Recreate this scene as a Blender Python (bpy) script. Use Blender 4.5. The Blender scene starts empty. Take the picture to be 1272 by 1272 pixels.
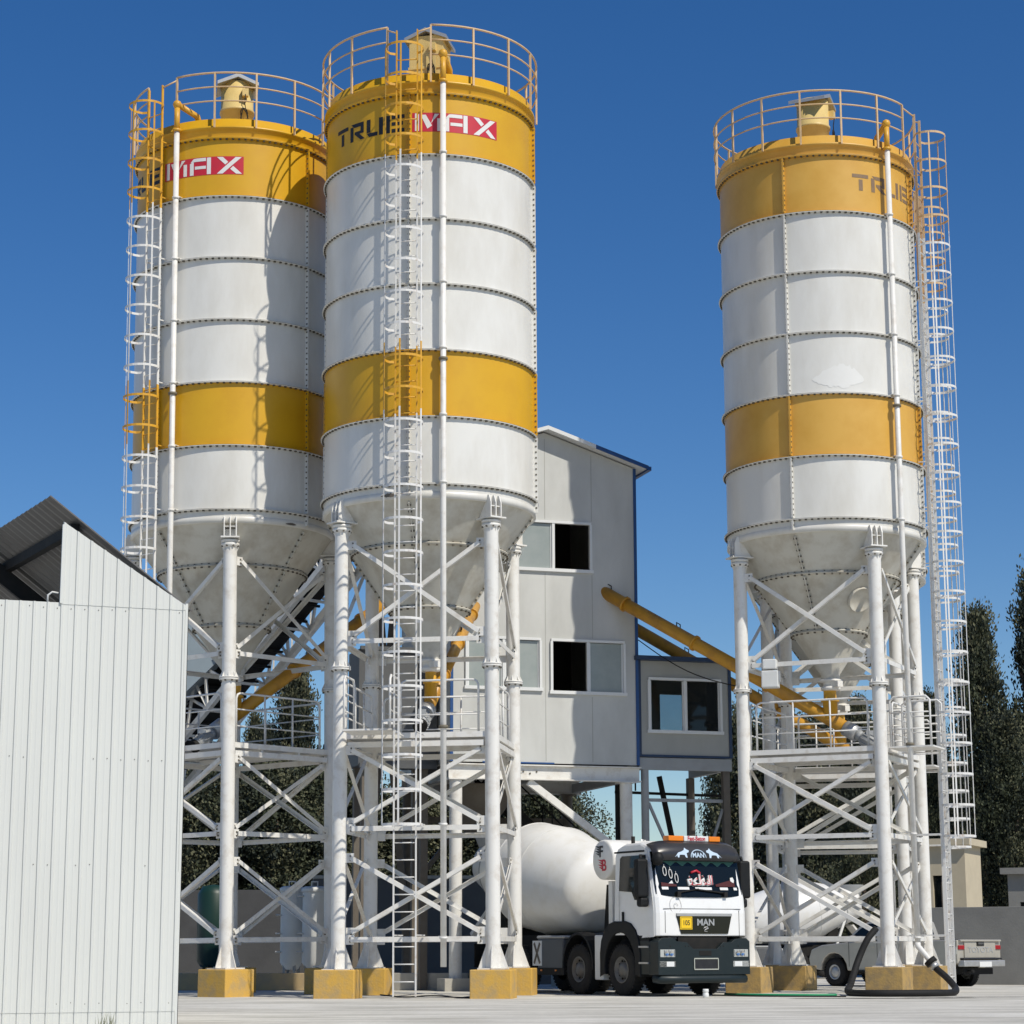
import bpy, math, random
from mathutils import Vector, Matrix, Quaternion
from math import sin, cos, pi, radians as R_, sqrt, atan2

random.seed(7)
scene = bpy.context.scene
COL = scene.collection

# ------------------------------------------------------------------ camera
FOC, PITCH, ROLL, CAM_H = 2700.0, 0.1981, 0.0027, 0.868      # focal length in px of a 1272 px wide picture
cp, sp = cos(PITCH), sin(PITCH)
cr, sr = cos(ROLL), sin(ROLL)
F_ = Vector((0, cp, sp)); U0 = Vector((0, -sp, cp)); R0 = Vector((1, 0, 0))
RT = R0 * cr - U0 * sr; UP = R0 * sr + U0 * cr
cam_d = bpy.data.cameras.new('camera'); cam = bpy.data.objects.new('camera', cam_d); COL.objects.link(cam)
cam_d.sensor_width = 36; cam_d.lens = FOC / 1272 * 36
cam_d.clip_start = 0.1; cam_d.clip_end = 5000
M = Matrix((RT, UP, -F_)).transposed().to_4x4(); M.translation = (0, 0, CAM_H)
cam.matrix_world = M
scene.camera = cam

# ------------------------------------------------------------------ sky, sun, exposure
SUN_AZ, SUN_EL = R_(42.5), R_(48)      # azimuth from -Y (towards the camera) to +X
sdir = Vector((sin(SUN_AZ) * cos(SUN_EL), -cos(SUN_AZ) * cos(SUN_EL), sin(SUN_EL)))
w = bpy.data.worlds.new('World'); scene.world = w; w.use_nodes = True
nt = w.node_tree; bg = nt.nodes['Background']
sky = nt.nodes.new('ShaderNodeTexSky'); sky.sky_type = 'NISHITA'; sky.sun_disc = False
sky.sun_elevation = SUN_EL; sky.sun_rotation = atan2(sdir.x, sdir.y)
sky.altitude = 400; sky.air_density = 1.0; sky.dust_density = 0.25; sky.ozone_density = 3.6
hs = nt.nodes.new('ShaderNodeHueSaturation'); hs.inputs['Saturation'].default_value = 1.31; hs.inputs['Hue'].default_value = 0.508
nt.links.new(sky.outputs[0], hs.inputs['Color']); nt.links.new(hs.outputs[0], bg.inputs[0]); bg.inputs[1].default_value = 0.095
sl = bpy.data.lights.new('sun', 'SUN'); sl.energy = 3.9; sl.angle = R_(0.5); sl.color = (1.0, 0.94, 0.83)
so = bpy.data.objects.new('sun', sl); COL.objects.link(so)
so.rotation_mode = 'QUATERNION'; so.rotation_quaternion = sdir.to_track_quat('Z', 'Y'); so.location = (20, -10, 40)
scene.view_settings.view_transform = 'Standard'; scene.view_settings.look = 'None'
scene.view_settings.exposure = 0.0; scene.view_settings.gamma = 1.0

def at(px, py, Y):
    """world point at depth Y seen at photo pixel (px,py)"""
    a, b = px - 636, 636 - py
    u = (a * cr + b * sr) / FOC; v = (-a * sr + b * cr) / FOC
    d = Vector((u, cp - v * sp, sp + v * cp))
    return d * (Y / d.y) + Vector((0, 0, CAM_H))

# ------------------------------------------------------------------ materials
MATS = {}
def mat(name, col, rough=0.5, metal=0.0, col2=None, scale=3.0, amt=0.5, bump=0.0, bscale=40.0, stretch=(1, 1, 1), spec=0.5, detail=6.0, lo=0.4, hi=0.7):
    m = bpy.data.materials.new(name); m.use_nodes = True
    t = m.node_tree; b = t.nodes['Principled BSDF']
    b.inputs['Base Color'].default_value = (*col, 1); b.inputs['Roughness'].default_value = rough
    b.inputs['Metallic'].default_value = metal; b.inputs['Specular IOR Level'].default_value = spec
    tc = t.nodes.new('ShaderNodeTexCoord'); mp = t.nodes.new('ShaderNodeMapping')
    mp.inputs['Scale'].default_value = stretch
    t.links.new(tc.outputs['Object'], mp.inputs[0])
    if col2:
        n = t.nodes.new('ShaderNodeTexNoise'); n.inputs['Scale'].default_value = scale; n.inputs['Detail'].default_value = detail
        n.inputs['Roughness'].default_value = 0.62
        t.links.new(mp.outputs[0], n.inputs['Vector'])
        mr = t.nodes.new('ShaderNodeMapRange'); mr.inputs[1].default_value = lo; mr.inputs[2].default_value = hi
        mr.inputs[4].default_value = amt
        t.links.new(n.outputs[0], mr.inputs[0])
        mx = t.nodes.new('ShaderNodeMix'); mx.data_type = 'RGBA'
        mx.inputs[6].default_value = (*col, 1); mx.inputs[7].default_value = (*col2, 1)
        t.links.new(mr.outputs[0], mx.inputs[0]); t.links.new(mx.outputs[2], b.inputs['Base Color'])
    if bump:
        n2 = t.nodes.new('ShaderNodeTexNoise'); n2.inputs['Scale'].default_value = bscale; n2.inputs['Detail'].default_value = 4
        t.links.new(mp.outputs[0], n2.inputs['Vector'])
        bp = t.nodes.new('ShaderNodeBump'); bp.inputs['Strength'].default_value = bump; bp.inputs['Distance'].default_value = 0.02
        t.links.new(n2.outputs[0], bp.inputs['Height']); t.links.new(bp.outputs[0], b.inputs['Normal'])
    MATS[name] = m
    return m

W_silo = mat('silo_white', (0.73, 0.72, 0.675), 0.38, col2=(0.53, 0.50, 0.43), scale=1.3, amt=0.55, stretch=(1, 1, 0.35), bump=0.06, bscale=1.6)
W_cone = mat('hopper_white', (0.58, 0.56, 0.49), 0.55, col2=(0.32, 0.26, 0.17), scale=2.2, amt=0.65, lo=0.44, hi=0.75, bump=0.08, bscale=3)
W_steel = mat('frame_white', (0.75, 0.735, 0.69), 0.45, col2=(0.44, 0.37, 0.28), scale=4.5, amt=0.6, lo=0.5, hi=0.78, bump=0.05, bscale=20)
W_ladder = mat('ladder_white', (0.72, 0.71, 0.68), 0.45, col2=(0.35, 0.22, 0.12), scale=6, amt=0.7, lo=0.56, hi=0.75)
Y_silo = mat('silo_yellow', (0.66, 0.368, 0.013), 0.38, col2=(0.56, 0.285, 0.012), scale=1.5, amt=0.5, bump=0.05, bscale=1.6)
Y_fade = mat('faded_yellow', (0.66, 0.38, 0.07), 0.42, col2=(0.56, 0.29, 0.03), scale=1.2, amt=0.7, bump=0.05, bscale=1.6)
Y_rail = mat('rail_paint', (0.66, 0.46, 0.25), 0.5, col2=(0.45, 0.30, 0.16), scale=8, amt=0.5)
Y_lad = mat('ladder_yellow', (0.68, 0.36, 0.03), 0.45, col2=(0.40, 0.18, 0.04), scale=7, amt=0.5, lo=0.5)
Y_filt = mat('filter_cream', (0.70, 0.52, 0.20), 0.45, col2=(0.5, 0.33, 0.10), scale=3, amt=0.4)
Y_tube = mat('conveyor_yellow', (0.60, 0.30, 0.025), 0.42, col2=(0.33, 0.15, 0.03), scale=3.0, amt=0.7, lo=0.45)
BOLT = mat('bolt_dark', (0.10, 0.085, 0.06), 0.6)
SEAL = mat('joint_dark', (0.16, 0.14, 0.10), 0.7)
BLK = mat('lettering_black', (0.012, 0.012, 0.014), 0.5, col2=(0.03, 0.03, 0.03), scale=9)
FBLK = mat('lettering_faded', (0.20, 0.13, 0.08), 0.6, col2=(0.30, 0.19, 0.07), scale=9)
RED = mat('panel_red', (0.55, 0.02, 0.04), 0.45, col2=(0.42, 0.03, 0.05), scale=6)
WLET = mat('lettering_white', (0.72, 0.72, 0.70), 0.5)
PLINTH = mat('plinth_paint', (0.62, 0.37, 0.07), 0.75, col2=(0.40, 0.30, 0.16), scale=4.5, amt=0.75, lo=0.42, hi=0.68, bump=0.3, bscale=25)
PLINTH2 = mat('plinth_worn', (0.46, 0.30, 0.10), 0.8, col2=(0.25, 0.19, 0.11), scale=5, amt=0.8, lo=0.4, hi=0.66, bump=0.35, bscale=25)
CONC = mat('bare_concrete', (0.45, 0.43, 0.38), 0.9, col2=(0.32, 0.30, 0.26), scale=3, amt=0.7, bump=0.2, bscale=30)
KERBM = mat('kerb_paint', (0.5, 0.36, 0.18), 0.85, col2=(0.33, 0.27, 0.19), scale=3, amt=0.8)
GALV = mat('galvanised', (0.50, 0.50, 0.49), 0.45, 0.6, col2=(0.36, 0.36, 0.34), scale=8)
GREY = mat('grey_paint', (0.36, 0.37, 0.37), 0.5, col2=(0.28, 0.28, 0.27), scale=3)
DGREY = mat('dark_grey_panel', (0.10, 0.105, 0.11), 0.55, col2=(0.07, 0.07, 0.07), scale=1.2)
DARK = mat('dark_steel', (0.016, 0.016, 0.015), 0.7, col2=(0.035, 0.03, 0.025), scale=5, spec=0.2)
RUST = mat('brown_steel', (0.15, 0.13, 0.105), 0.7, col2=(0.10, 0.075, 0.05), scale=4)
BELT = mat('rubber_black', (0.014, 0.014, 0.014), 0.7, col2=(0.024, 0.022, 0.02), scale=6, spec=0.25)
PANEL = mat('wall_panel', (0.58, 0.585, 0.56), 0.5, col2=(0.43, 0.43, 0.405), scale=0.9, amt=0.8, stretch=(1, 1, 0.4), bump=0.06, bscale=2.0)
PANELC = mat('cabin_panel', (0.40, 0.40, 0.37), 0.55, col2=(0.31, 0.31, 0.28), scale=0.9, amt=0.7, stretch=(1, 1, 0.4), bump=0.06, bscale=2.0)
BLUE = mat('trim_blue', (0.015, 0.075, 0.24), 0.45, col2=(0.02, 0.06, 0.16), scale=5)
NAVY = mat('trim_navy', (0.02, 0.045, 0.10), 0.5)
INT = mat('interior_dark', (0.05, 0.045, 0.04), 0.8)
FRAMEW = mat('window_white', (0.72, 0.73, 0.72), 0.4)
SHEDW = mat('shed_sheet', (0.65, 0.66, 0.62), 0.45, col2=(0.58, 0.585, 0.55), scale=1.0, amt=0.6, stretch=(1, 1, 0.25))
SHEDR = mat('shed_roof_sheet', (0.17, 0.165, 0.155), 0.5, 0.3, col2=(0.12, 0.11, 0.10), scale=2)
TRIM = mat('truck_white', (0.80, 0.80, 0.78), 0.25, spec=0.6, col2=(0.70, 0.68, 0.63), scale=2.0, amt=0.5, lo=0.5)
DRUM = mat('drum_white', (0.79, 0.785, 0.755), 0.33, col2=(0.66, 0.63, 0.55), scale=2.0, amt=0.55, lo=0.47)
PLAST = mat('dark_plastic', (0.009, 0.010, 0.011), 0.6, col2=(0.014, 0.015, 0.015), scale=8, spec=0.25)
BUMP = mat('bumper_teal', (0.011, 0.019, 0.021), 0.42, col2=(0.018, 0.025, 0.026), scale=8, spec=0.35)
VISOR = mat('visor_smoke', (0.028, 0.028, 0.031), 0.32, col2=(0.04, 0.038, 0.04), scale=5)
TYRE = mat('tyre_rubber', (0.009, 0.009, 0.009), 0.85, col2=(0.03, 0.027, 0.022), scale=6, bump=0.3, bscale=30)
RIM = mat('rim_steel', (0.15, 0.15, 0.145), 0.5, 0.4, col2=(0.07, 0.065, 0.06), scale=10)
CHROME = mat('chrome', (0.7, 0.7, 0.7), 0.15, 1.0)
LAMPG = mat('lamp_glass', (0.55, 0.57, 0.58), 0.12, 0.5)
AMBER = mat('amber_plastic', (0.80, 0.22, 0.01), 0.3)
TEAL = mat('curtain_teal', (0.045, 0.14, 0.11), 0.7)
STICK = mat('sticker_blue', (0.48, 0.60, 0.72), 0.5)
PLY = mat('number_yellow', (0.85, 0.55, 0.01), 0.45)
DASH = mat('dash_red', (0.07, 0.010, 0.012), 0.8)
SILV = mat('pickup_silver', (0.50, 0.47, 0.40), 0.32, 0.25, col2=(0.38, 0.36, 0.31), scale=3)
TAILR = mat('tail_red', (0.33, 0.02, 0.025), 0.2)
WALLG = mat('yard_wall', (0.25, 0.245, 0.225), 0.9, col2=(0.19, 0.185, 0.17), scale=1.0, amt=0.8, bump=0.2, bscale=20)
WALLB = mat('back_wall', (0.065, 0.065, 0.065), 0.9, col2=(0.045, 0.045, 0.045), scale=1.2, amt=0.8, bump=0.2, bscale=20)  # near-black tone holds the shade that silos and tower throw on the wall
BEIGE = mat('house_beige', (0.52, 0.45, 0.32), 0.9, col2=(0.42, 0.36, 0.26), scale=2)
TANKW = mat('tank_white', (0.70, 0.71, 0.69), 0.45, col2=(0.55, 0.54, 0.5), scale=2, amt=0.5)
GREEN = mat('tank_green', (0.008, 0.036, 0.026), 0.45)
BARK = mat('bark', (0.10, 0.075, 0.055), 0.9, col2=(0.2, 0.16, 0.12), scale=9, bump=0.4)
L1 = mat('leaf_dark', (0.018, 0.026, 0.014), 0.75)
L2 = mat('leaf_mid', (0.048, 0.058, 0.027), 0.75)
L3 = mat('leaf_light', (0.115, 0.115, 0.060), 0.8)
HOSEG = mat('hose_green', (0.01, 0.25, 0.10), 0.5)
GRASS = mat('dry_grass', (0.28, 0.29, 0.20), 0.8)

def glass_mat(name, col, rough=0.05):
    m = bpy.data.materials.new(name); m.use_nodes = True
    t = m.node_tree; b = t.nodes['Principled BSDF']; out = t.nodes['Material Output']
    b.inputs['Base Color'].default_value = (*col, 1); b.inputs['Roughness'].default_value = rough
    b.inputs['Specular IOR Level'].default_value = 0.8
    tr = t.nodes.new('ShaderNodeBsdfTransparent'); tr.inputs[0].default_value = (0.75, 0.8, 0.8, 1)
    mx = t.nodes.new('ShaderNodeMixShader'); mx.inputs[0].default_value = 0.28
    t.links.new(tr.outputs[0], mx.inputs[1]); t.links.new(b.outputs[0], mx.inputs[2]); t.links.new(mx.outputs[0], out.inputs[0])
    return m
GLASS = glass_mat('clear_glass', (0.02, 0.025, 0.025))
GLASSM = mat('milky_glass', (0.33, 0.36, 0.345), 0.2, col2=(0.22, 0.27, 0.25), scale=2.0)
GLASSD = mat('dark_glass', (0.006, 0.009, 0.010), 0.05, spec=0.35)

# ------------------------------------------------------------------ mesh helper
class MB:
    DEF = None
    def __init__(s): s.v = []; s.f = []; s.m = []; s.sm = []; s.mats = []; s.cur = 0; s.X = MB.DEF
    def use(s, m):
        if m not in s.mats: s.mats.append(m)
        s.cur = s.mats.index(m); return s
    def add(s, vs, fs, smooth=False):
        o = len(s.v)
        if s.X is not None: vs = [s.X @ Vector(p) for p in vs]
        s.v += [tuple(p) for p in vs]
        for f in fs: s.f.append([i + o for i in f]); s.m.append(s.cur); s.sm.append(smooth)
        return s
    def box(s, c, d, rot=None):
        x, y, z = d[0] / 2, d[1] / 2, d[2] / 2
        vs = [Vector((a * x, b * y, e * z)) for a in (-1, 1) for b in (-1, 1) for e in (-1, 1)]
        if rot is not None:
            if not isinstance(rot, Matrix): rot = Matrix.Rotation(rot, 3, 'Z')
            vs = [rot @ p for p in vs]
        c = Vector(c)
        return s.add([c + p for p in vs], [(0, 1, 3, 2), (4, 6, 7, 5), (0, 4, 5, 1), (2, 3, 7, 6), (0, 2, 6, 4), (1, 5, 7, 3)])
    def bar(s, a, b, wd, h, up=(0, 0, 1)):
        a = Vector(a); b = Vector(b); d = (b - a); L = d.length
        if L < 1e-6: return s
        d /= L; u = Vector(up)
        if abs(d.dot(u)) > 0.98: u = Vector((1, 0, 0)) if abs(d.x) < 0.9 else Vector((0, 1, 0))
        x = d.cross(u).normalized(); z = x.cross(d)
        vs = []
        for p in (a, b):
            for i, j in ((-1, -1), (1, -1), (1, 1), (-1, 1)): vs.append(p + x * (i * wd / 2) + z * (j * h / 2))
        return s.add(vs, [(0, 1, 2, 3)[::-1], (4, 5, 6, 7)[::1], (0, 1, 5, 4), (1, 2, 6, 5), (2, 3, 7, 6), (3, 0, 4, 7)])
    def angle(s, a, b, wd, up=(0, 0, 1), th=0.012):
        """L-section bar"""
        a = Vector(a); b = Vector(b); d = (b - a).normalized(); u = Vector(up)
        x = d.cross(u).normalized(); z = x.cross(d)
        s.bar(a + z * (wd / 2), b + z * (wd / 2), wd, th, up)
        o = x * (wd / 2)
        return s.bar(a - o, b - o, th, wd - th * 1.2, up)
    def tube(s, pts, r, n=8, caps=True, closed=False):
        pts = [Vector(p) for p in pts]; k = len(pts); rs = r if isinstance(r, (list, tuple)) else [r] * k
        t0 = (pts[1] - pts[0]).normalized()
        u = Vector((0, 0, 1)) if abs(t0.z) < 0.9 else Vector((1, 0, 0))
        nx = t0.cross(u).normalized(); vs = []
        for i, p in enumerate(pts):
            if closed: t = (pts[(i + 1) % k] - pts[i - 1]).normalized()
            elif i == 0: t = t0
            elif i == k - 1: t = (pts[-1] - pts[-2]).normalized()
            else:
                t = ((pts[i + 1] - p).normalized() + (p - pts[i - 1]).normalized())
                t = t.normalized() if t.length > 1e-6 else (p - pts[i - 1]).normalized()
            nx = (nx - t * nx.dot(t)).normalized(); ny = t.cross(nx)
            sc = 1.0
            if 0 < i < k - 1 and not closed:
                cc = t.dot((p - pts[i - 1]).normalized()); sc = 1 / max(cc, 0.6)
            for j in range(n):
                a = 2 * pi * j / n; vs.append(p + (nx * cos(a) + ny * sin(a)) * rs[i] * sc)
        fs = []
        for i in range(k if closed else k - 1):
            i2 = (i + 1) % k
            for j in range(n):
                j2 = (j + 1) % n; fs.append((i * n + j, i * n + j2, i2 * n + j2, i2 * n + j))
        s.add(vs, fs, True)
        if caps and not closed:
            o = len(s.v) - len(vs)
            s.f.append([o + j for j in range(n)][::-1]); s.m.append(s.cur); s.sm.append(False)
            s.f.append([o + (k - 1) * n + j for j in range(n)]); s.m.append(s.cur); s.sm.append(False)
        return s
    def lathe(s, prof, n=96, c=(0, 0, 0), a0=0.0, a1=2 * pi, X=None):
        full = abs(a1 - a0 - 2 * pi) < 1e-6; k = n if full else n + 1; vs = []
        for r, z in prof:
            for j in range(k):
                a = a0 + (a1 - a0) * j / n; p = Vector((r * cos(a), r * sin(a), z))
                if X is not None: p = X @ p
                vs.append(p + Vector(c))
        fs = []
        for i in range(len(prof) - 1):
            for j in range(n):
                j2 = (j + 1) % k; fs.append((i * k + j, i * k + j2, (i + 1) * k + j2, (i + 1) * k + j))
        return s.add(vs, fs, True)
    def prism(s, poly, y0, y1, X=None):
        """polygon in local xz extruded along y"""
        n = len(poly); vs = [Vector((p[0], y0, p[1])) for p in poly] + [Vector((p[0], y1, p[1])) for p in poly]
        if X is not None: vs = [X @ p for p in vs]
        return s.add(vs, [tuple(range(n)), tuple(range(n, 2 * n))[::-1]] + [(i, n + i, n + (i + 1) % n, (i + 1) % n) for i in range(n)])
    def poly(s, pts): return s.add(pts, [tuple(range(len(pts)))])
    def build(s, name, parent=None, material=None, bevel=0.0, smooth_angle=None, **kw):
        me = bpy.data.meshes.new(name); me.from_pydata(s.v, [], s.f)
        if material is not None: me.materials.append(material)
        else:
            for m in s.mats: me.materials.append(m)
            me.polygons.foreach_set('material_index', s.m)
        me.polygons.foreach_set('use_smooth', s.sm); me.update()
        o = bpy.data.objects.new(name, me); COL.objects.link(o)
        if parent is not None: o.parent = parent
        if bevel:
            b = o.modifiers.new('bevel', 'BEVEL'); b.width = bevel; b.segments = 2; b.limit_method = 'ANGLE'; b.angle_limit = R_(40)
        tag(o, **kw)
        return o

def tag(o, label=None, cat=None, group=None, kind=None):
    if label: o['label'] = label
    if cat: o['category'] = cat
    if group: o['group'] = group
    if kind: o['kind'] = kind
    return o
def empty(name, loc=(0, 0, 0), rz=0.0, **kw):
    o = bpy.data.objects.new(name, None); COL.objects.link(o); o.location = loc; o.rotation_euler = (0, 0, rz)
    return tag(o, **kw)
def copy_tree(o, parent=None):
    c = o.copy(); COL.objects.link(c)
    if parent is not None: c.parent = parent
    for ch in list(o.children): copy_tree(ch, c)
    return c
def text_mb(body, size, m, X, ext=0.002, mb=None, sx=1.0, bold=0.0):
    """lettering as real mesh: text local x right, y up"""
    cu = bpy.data.curves.new('lettering', 'FONT'); cu.body = body; cu.size = size; cu.extrude = ext; cu.align_x = 'CENTER'; cu.align_y = 'CENTER'
    cu.offset = bold
    o = bpy.data.objects.new('lettering', cu); COL.objects.link(o)
    bpy.context.view_layer.update()
    me = o.to_mesh(); vs = [X @ Vector((v.co.x * sx, v.co.y, v.co.z)) for v in me.vertices]; fs = [tuple(p.vertices) for p in me.polygons]
    o.to_mesh_clear(); bpy.data.objects.remove(o); bpy.data.curves.remove(cu)
    mb = mb or MB(); mb.use(m).add(vs, fs); return mb
def face_X(origin, right, up=(0, 0, 1)):
    r = Vector(right).normalized(); u = Vector(up); u = (u - r * u.dot(r)).normalized(); n = r.cross(u)
    X = Matrix((r, u, n)).transposed().to_4x4(); X.translation = Vector(origin); return X

# ================================================================== ground
def gz(x, y):
    def ss(t): t = max(0, min(1, t)); return t * t * (3 - 2 * t)
    return -0.17 * ss((y - 50) / 5) * ss((x - 5) / 3)
xs = [-900, -300, -120, -60, -40, -30, -25] + [-20 + i for i in range(0, 46)] + [28, 32, 40, 60, 120, 300, 900]
ys = [-60, -20, 0, 6, 12, 18, 22] + [25 + i for i in range(0, 41)] + [70, 75, 85, 100, 150, 300, 700, 1500, 3500]
g = MB(); nx = len(xs)
g.add([(x, y, gz(x, y)) for y in ys for x in xs], [(j * nx + i, j * nx + i + 1, (j + 1) * nx + i + 1, (j + 1) * nx + i) for j in range(len(ys) - 1) for i in range(nx - 1)], True)
gm = bpy.data.materials.new('yard_concrete'); gm.use_nodes = True
t = gm.node_tree; b = t.nodes['Principled BSDF']; b.inputs['Roughness'].default_value = 0.85
tc = t.nodes.new('ShaderNodeTexCoord')
def noise(scale, detail=6, st=(1, 1, 1)):
    mp = t.nodes.new('ShaderNodeMapping'); mp.inputs['Scale'].default_value = st; t.links.new(tc.outputs['Object'], mp.inputs[0])
    n = t.nodes.new('ShaderNodeTexNoise'); n.inputs['Scale'].default_value = scale; n.inputs['Detail'].default_value = detail; n.inputs['Roughness'].default_value = 0.65
    t.links.new(mp.outputs[0], n.inputs['Vector']); return n.outputs[0]
def ramp(src, lo, hi, a, c):
    r = t.nodes.new('ShaderNodeValToRGB'); r.color_ramp.elements[0].position = lo; r.color_ramp.elements[1].position = hi
    r.color_ramp.elements[0].color = (*a, 1); r.color_ramp.elements[1].color = (*c, 1); t.links.new(src, r.inputs[0]); return r.outputs[0]
def mul(a, c):
    m = t.nodes.new('ShaderNodeMix'); m.data_type = 'RGBA'; m.blend_type = 'MULTIPLY'; m.inputs[0].default_value = 1
    t.links.new(a, m.inputs[6]); t.links.new(c, m.inputs[7]); return m.outputs[2]
c1 = ramp(noise(0.35, 8), 0.3, 0.7, (0.60, 0.58, 0.515), (0.78, 0.755, 0.685))
c2 = ramp(noise(1.1, 6, (0.35, 2.2, 1)), 0.36, 0.6, (0.62, 0.61, 0.58), (1, 1, 1))
c3 = ramp(noise(9, 4), 0.3, 0.6, (0.86, 0.86, 0.85), (1, 1, 1))
t.links.new(mul(mul(c1, c2), c3), b.inputs['Base Color'])
bpn = t.nodes.new('ShaderNodeBump'); bpn.inputs['Strength'].default_value = 0.25; bpn.inputs['Distance'].default_value = 0.02
t.links.new(noise(14, 5), bpn.inputs['Height']); t.links.new(bpn.outputs[0], b.inputs['Normal'])
g.build('ground', material=gm, kind='structure')

# ================================================================== silos
RC, RF = 2.03, 2.10
ZR = [15.58 - 1.272 * i for i in range(6)]          # flange levels
Z_TOP, Z_FT = 17.22, 16.80
RL = 1.987
def pol(r, a, z): return Vector((r * cos(a), r * sin(a), z))
STROKES = {   # letters as parallelograms in a unit cell: each piece 4 points
 'T': [[(0, .78), (.92, .78), (.92, 1), (0, 1)], [(.36, 0), (.58, 0), (.58, .68), (.36, .68)]],
 'R': [[(0, 0), (.22, 0), (.22, .86), (0, .86)], [(.05, 1), (.9, 1), (.9, .78), (.3, .78)], [(.70, .78), (.9, .78), (.9, .45), (.70, .45)], [(.3, .52), (.9, .52), (.9, .36), (.3, .36)], [(.34, .36), (.62, .36), (.98, 0), (.70, 0)]],
 'U': [[(0, .25), (.22, .25), (.22, 1), (0, 1)], [(0, .22), (.62, .22), (.62, 0), (.14, 0)], [(.70, 0), (.92, 0), (.92, 1), (.70, 1)]],
 'E': [[(0, 0), (.2, 0), (.2, 1), (0, 1)], [(.28, .78), (.92, .78), (.92, 1), (.28, 1)], [(.28, .40), (.84, .40), (.84, .60), (.28, .60)], [(.28, 0), (.92, 0), (.92, .22), (.28, .22)]],
 'M': [[(0, 0), (.16, 0), (.16, 1), (0, 1)], [(.22, .92), (.42, .92), (.66, .30), (.48, .12)], [(.62, .42), (.72, .62), (.94, .98), (.76, .98)], [(.86, 0), (1.02, 0), (1.02, .72), (.86, .72)]],
 'A': [[(0, 0), (.17, 0), (.17, .84), (0, .70)], [(.02, .76), (.20, .80), (.26, 1), (.16, .98)], [(.2, .80), (.70, .80), (.70, 1), (.26, 1)], [(.22, .34), (.70, .34), (.70, .52), (.22, .52)], [(.74, 0), (.91, 0), (.91, 1), (.74, 1)]],
 'X': [[(0, 1), (.24, 1), (.46, .70), (.34, .54)], [(0, 0), (.24, 0), (1.0, 1), (.76, 1)], [(.54, .28), (.66, .46), (1.02, 0), (.78, 0)]],
}
def letters(mb, word, a_start, adv, wcell, h, z0, r, yscale=1.0):
    for k, ch in enumerate(word):
        for q in STROKES[ch]:
            N = 8; vs = []; fs = []
            for i in range(N + 1):
                for j in range(N + 1):
                    f, g_ = i / N, j / N
                    u = ((q[0][0] * (1 - f) + q[1][0] * f) * (1 - g_) + (q[3][0] * (1 - f) + q[2][0] * f) * g_) * wcell
                    v = ((q[0][1] * (1 - f) + q[1][1] * f) * (1 - g_) + (q[3][1] * (1 - f) + q[2][1] * f) * g_) * h
                    vs.append(pol(r, a_start + k * adv + u / RC, z0 + v))
            for i in range(N):
                for j in range(N): a = i * (N + 1) + j; fs.append((a, a + N + 1, a + N + 2, a + 1))
            mb.add(vs, fs)
def curved_panel(mb, a0, a1, z0, z1, r, n=16):
    vs = []; fs = []
    for i in range(n + 1):
        a = a0 + (a1 - a0) * i / n; vs += [pol(r, a, z0), pol(r, a, z1)]
    for i in range(n): fs.append((2 * i, 2 * i + 2, 2 * i + 3, 2 * i + 1))
    mb.add(vs, fs, True)

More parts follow.
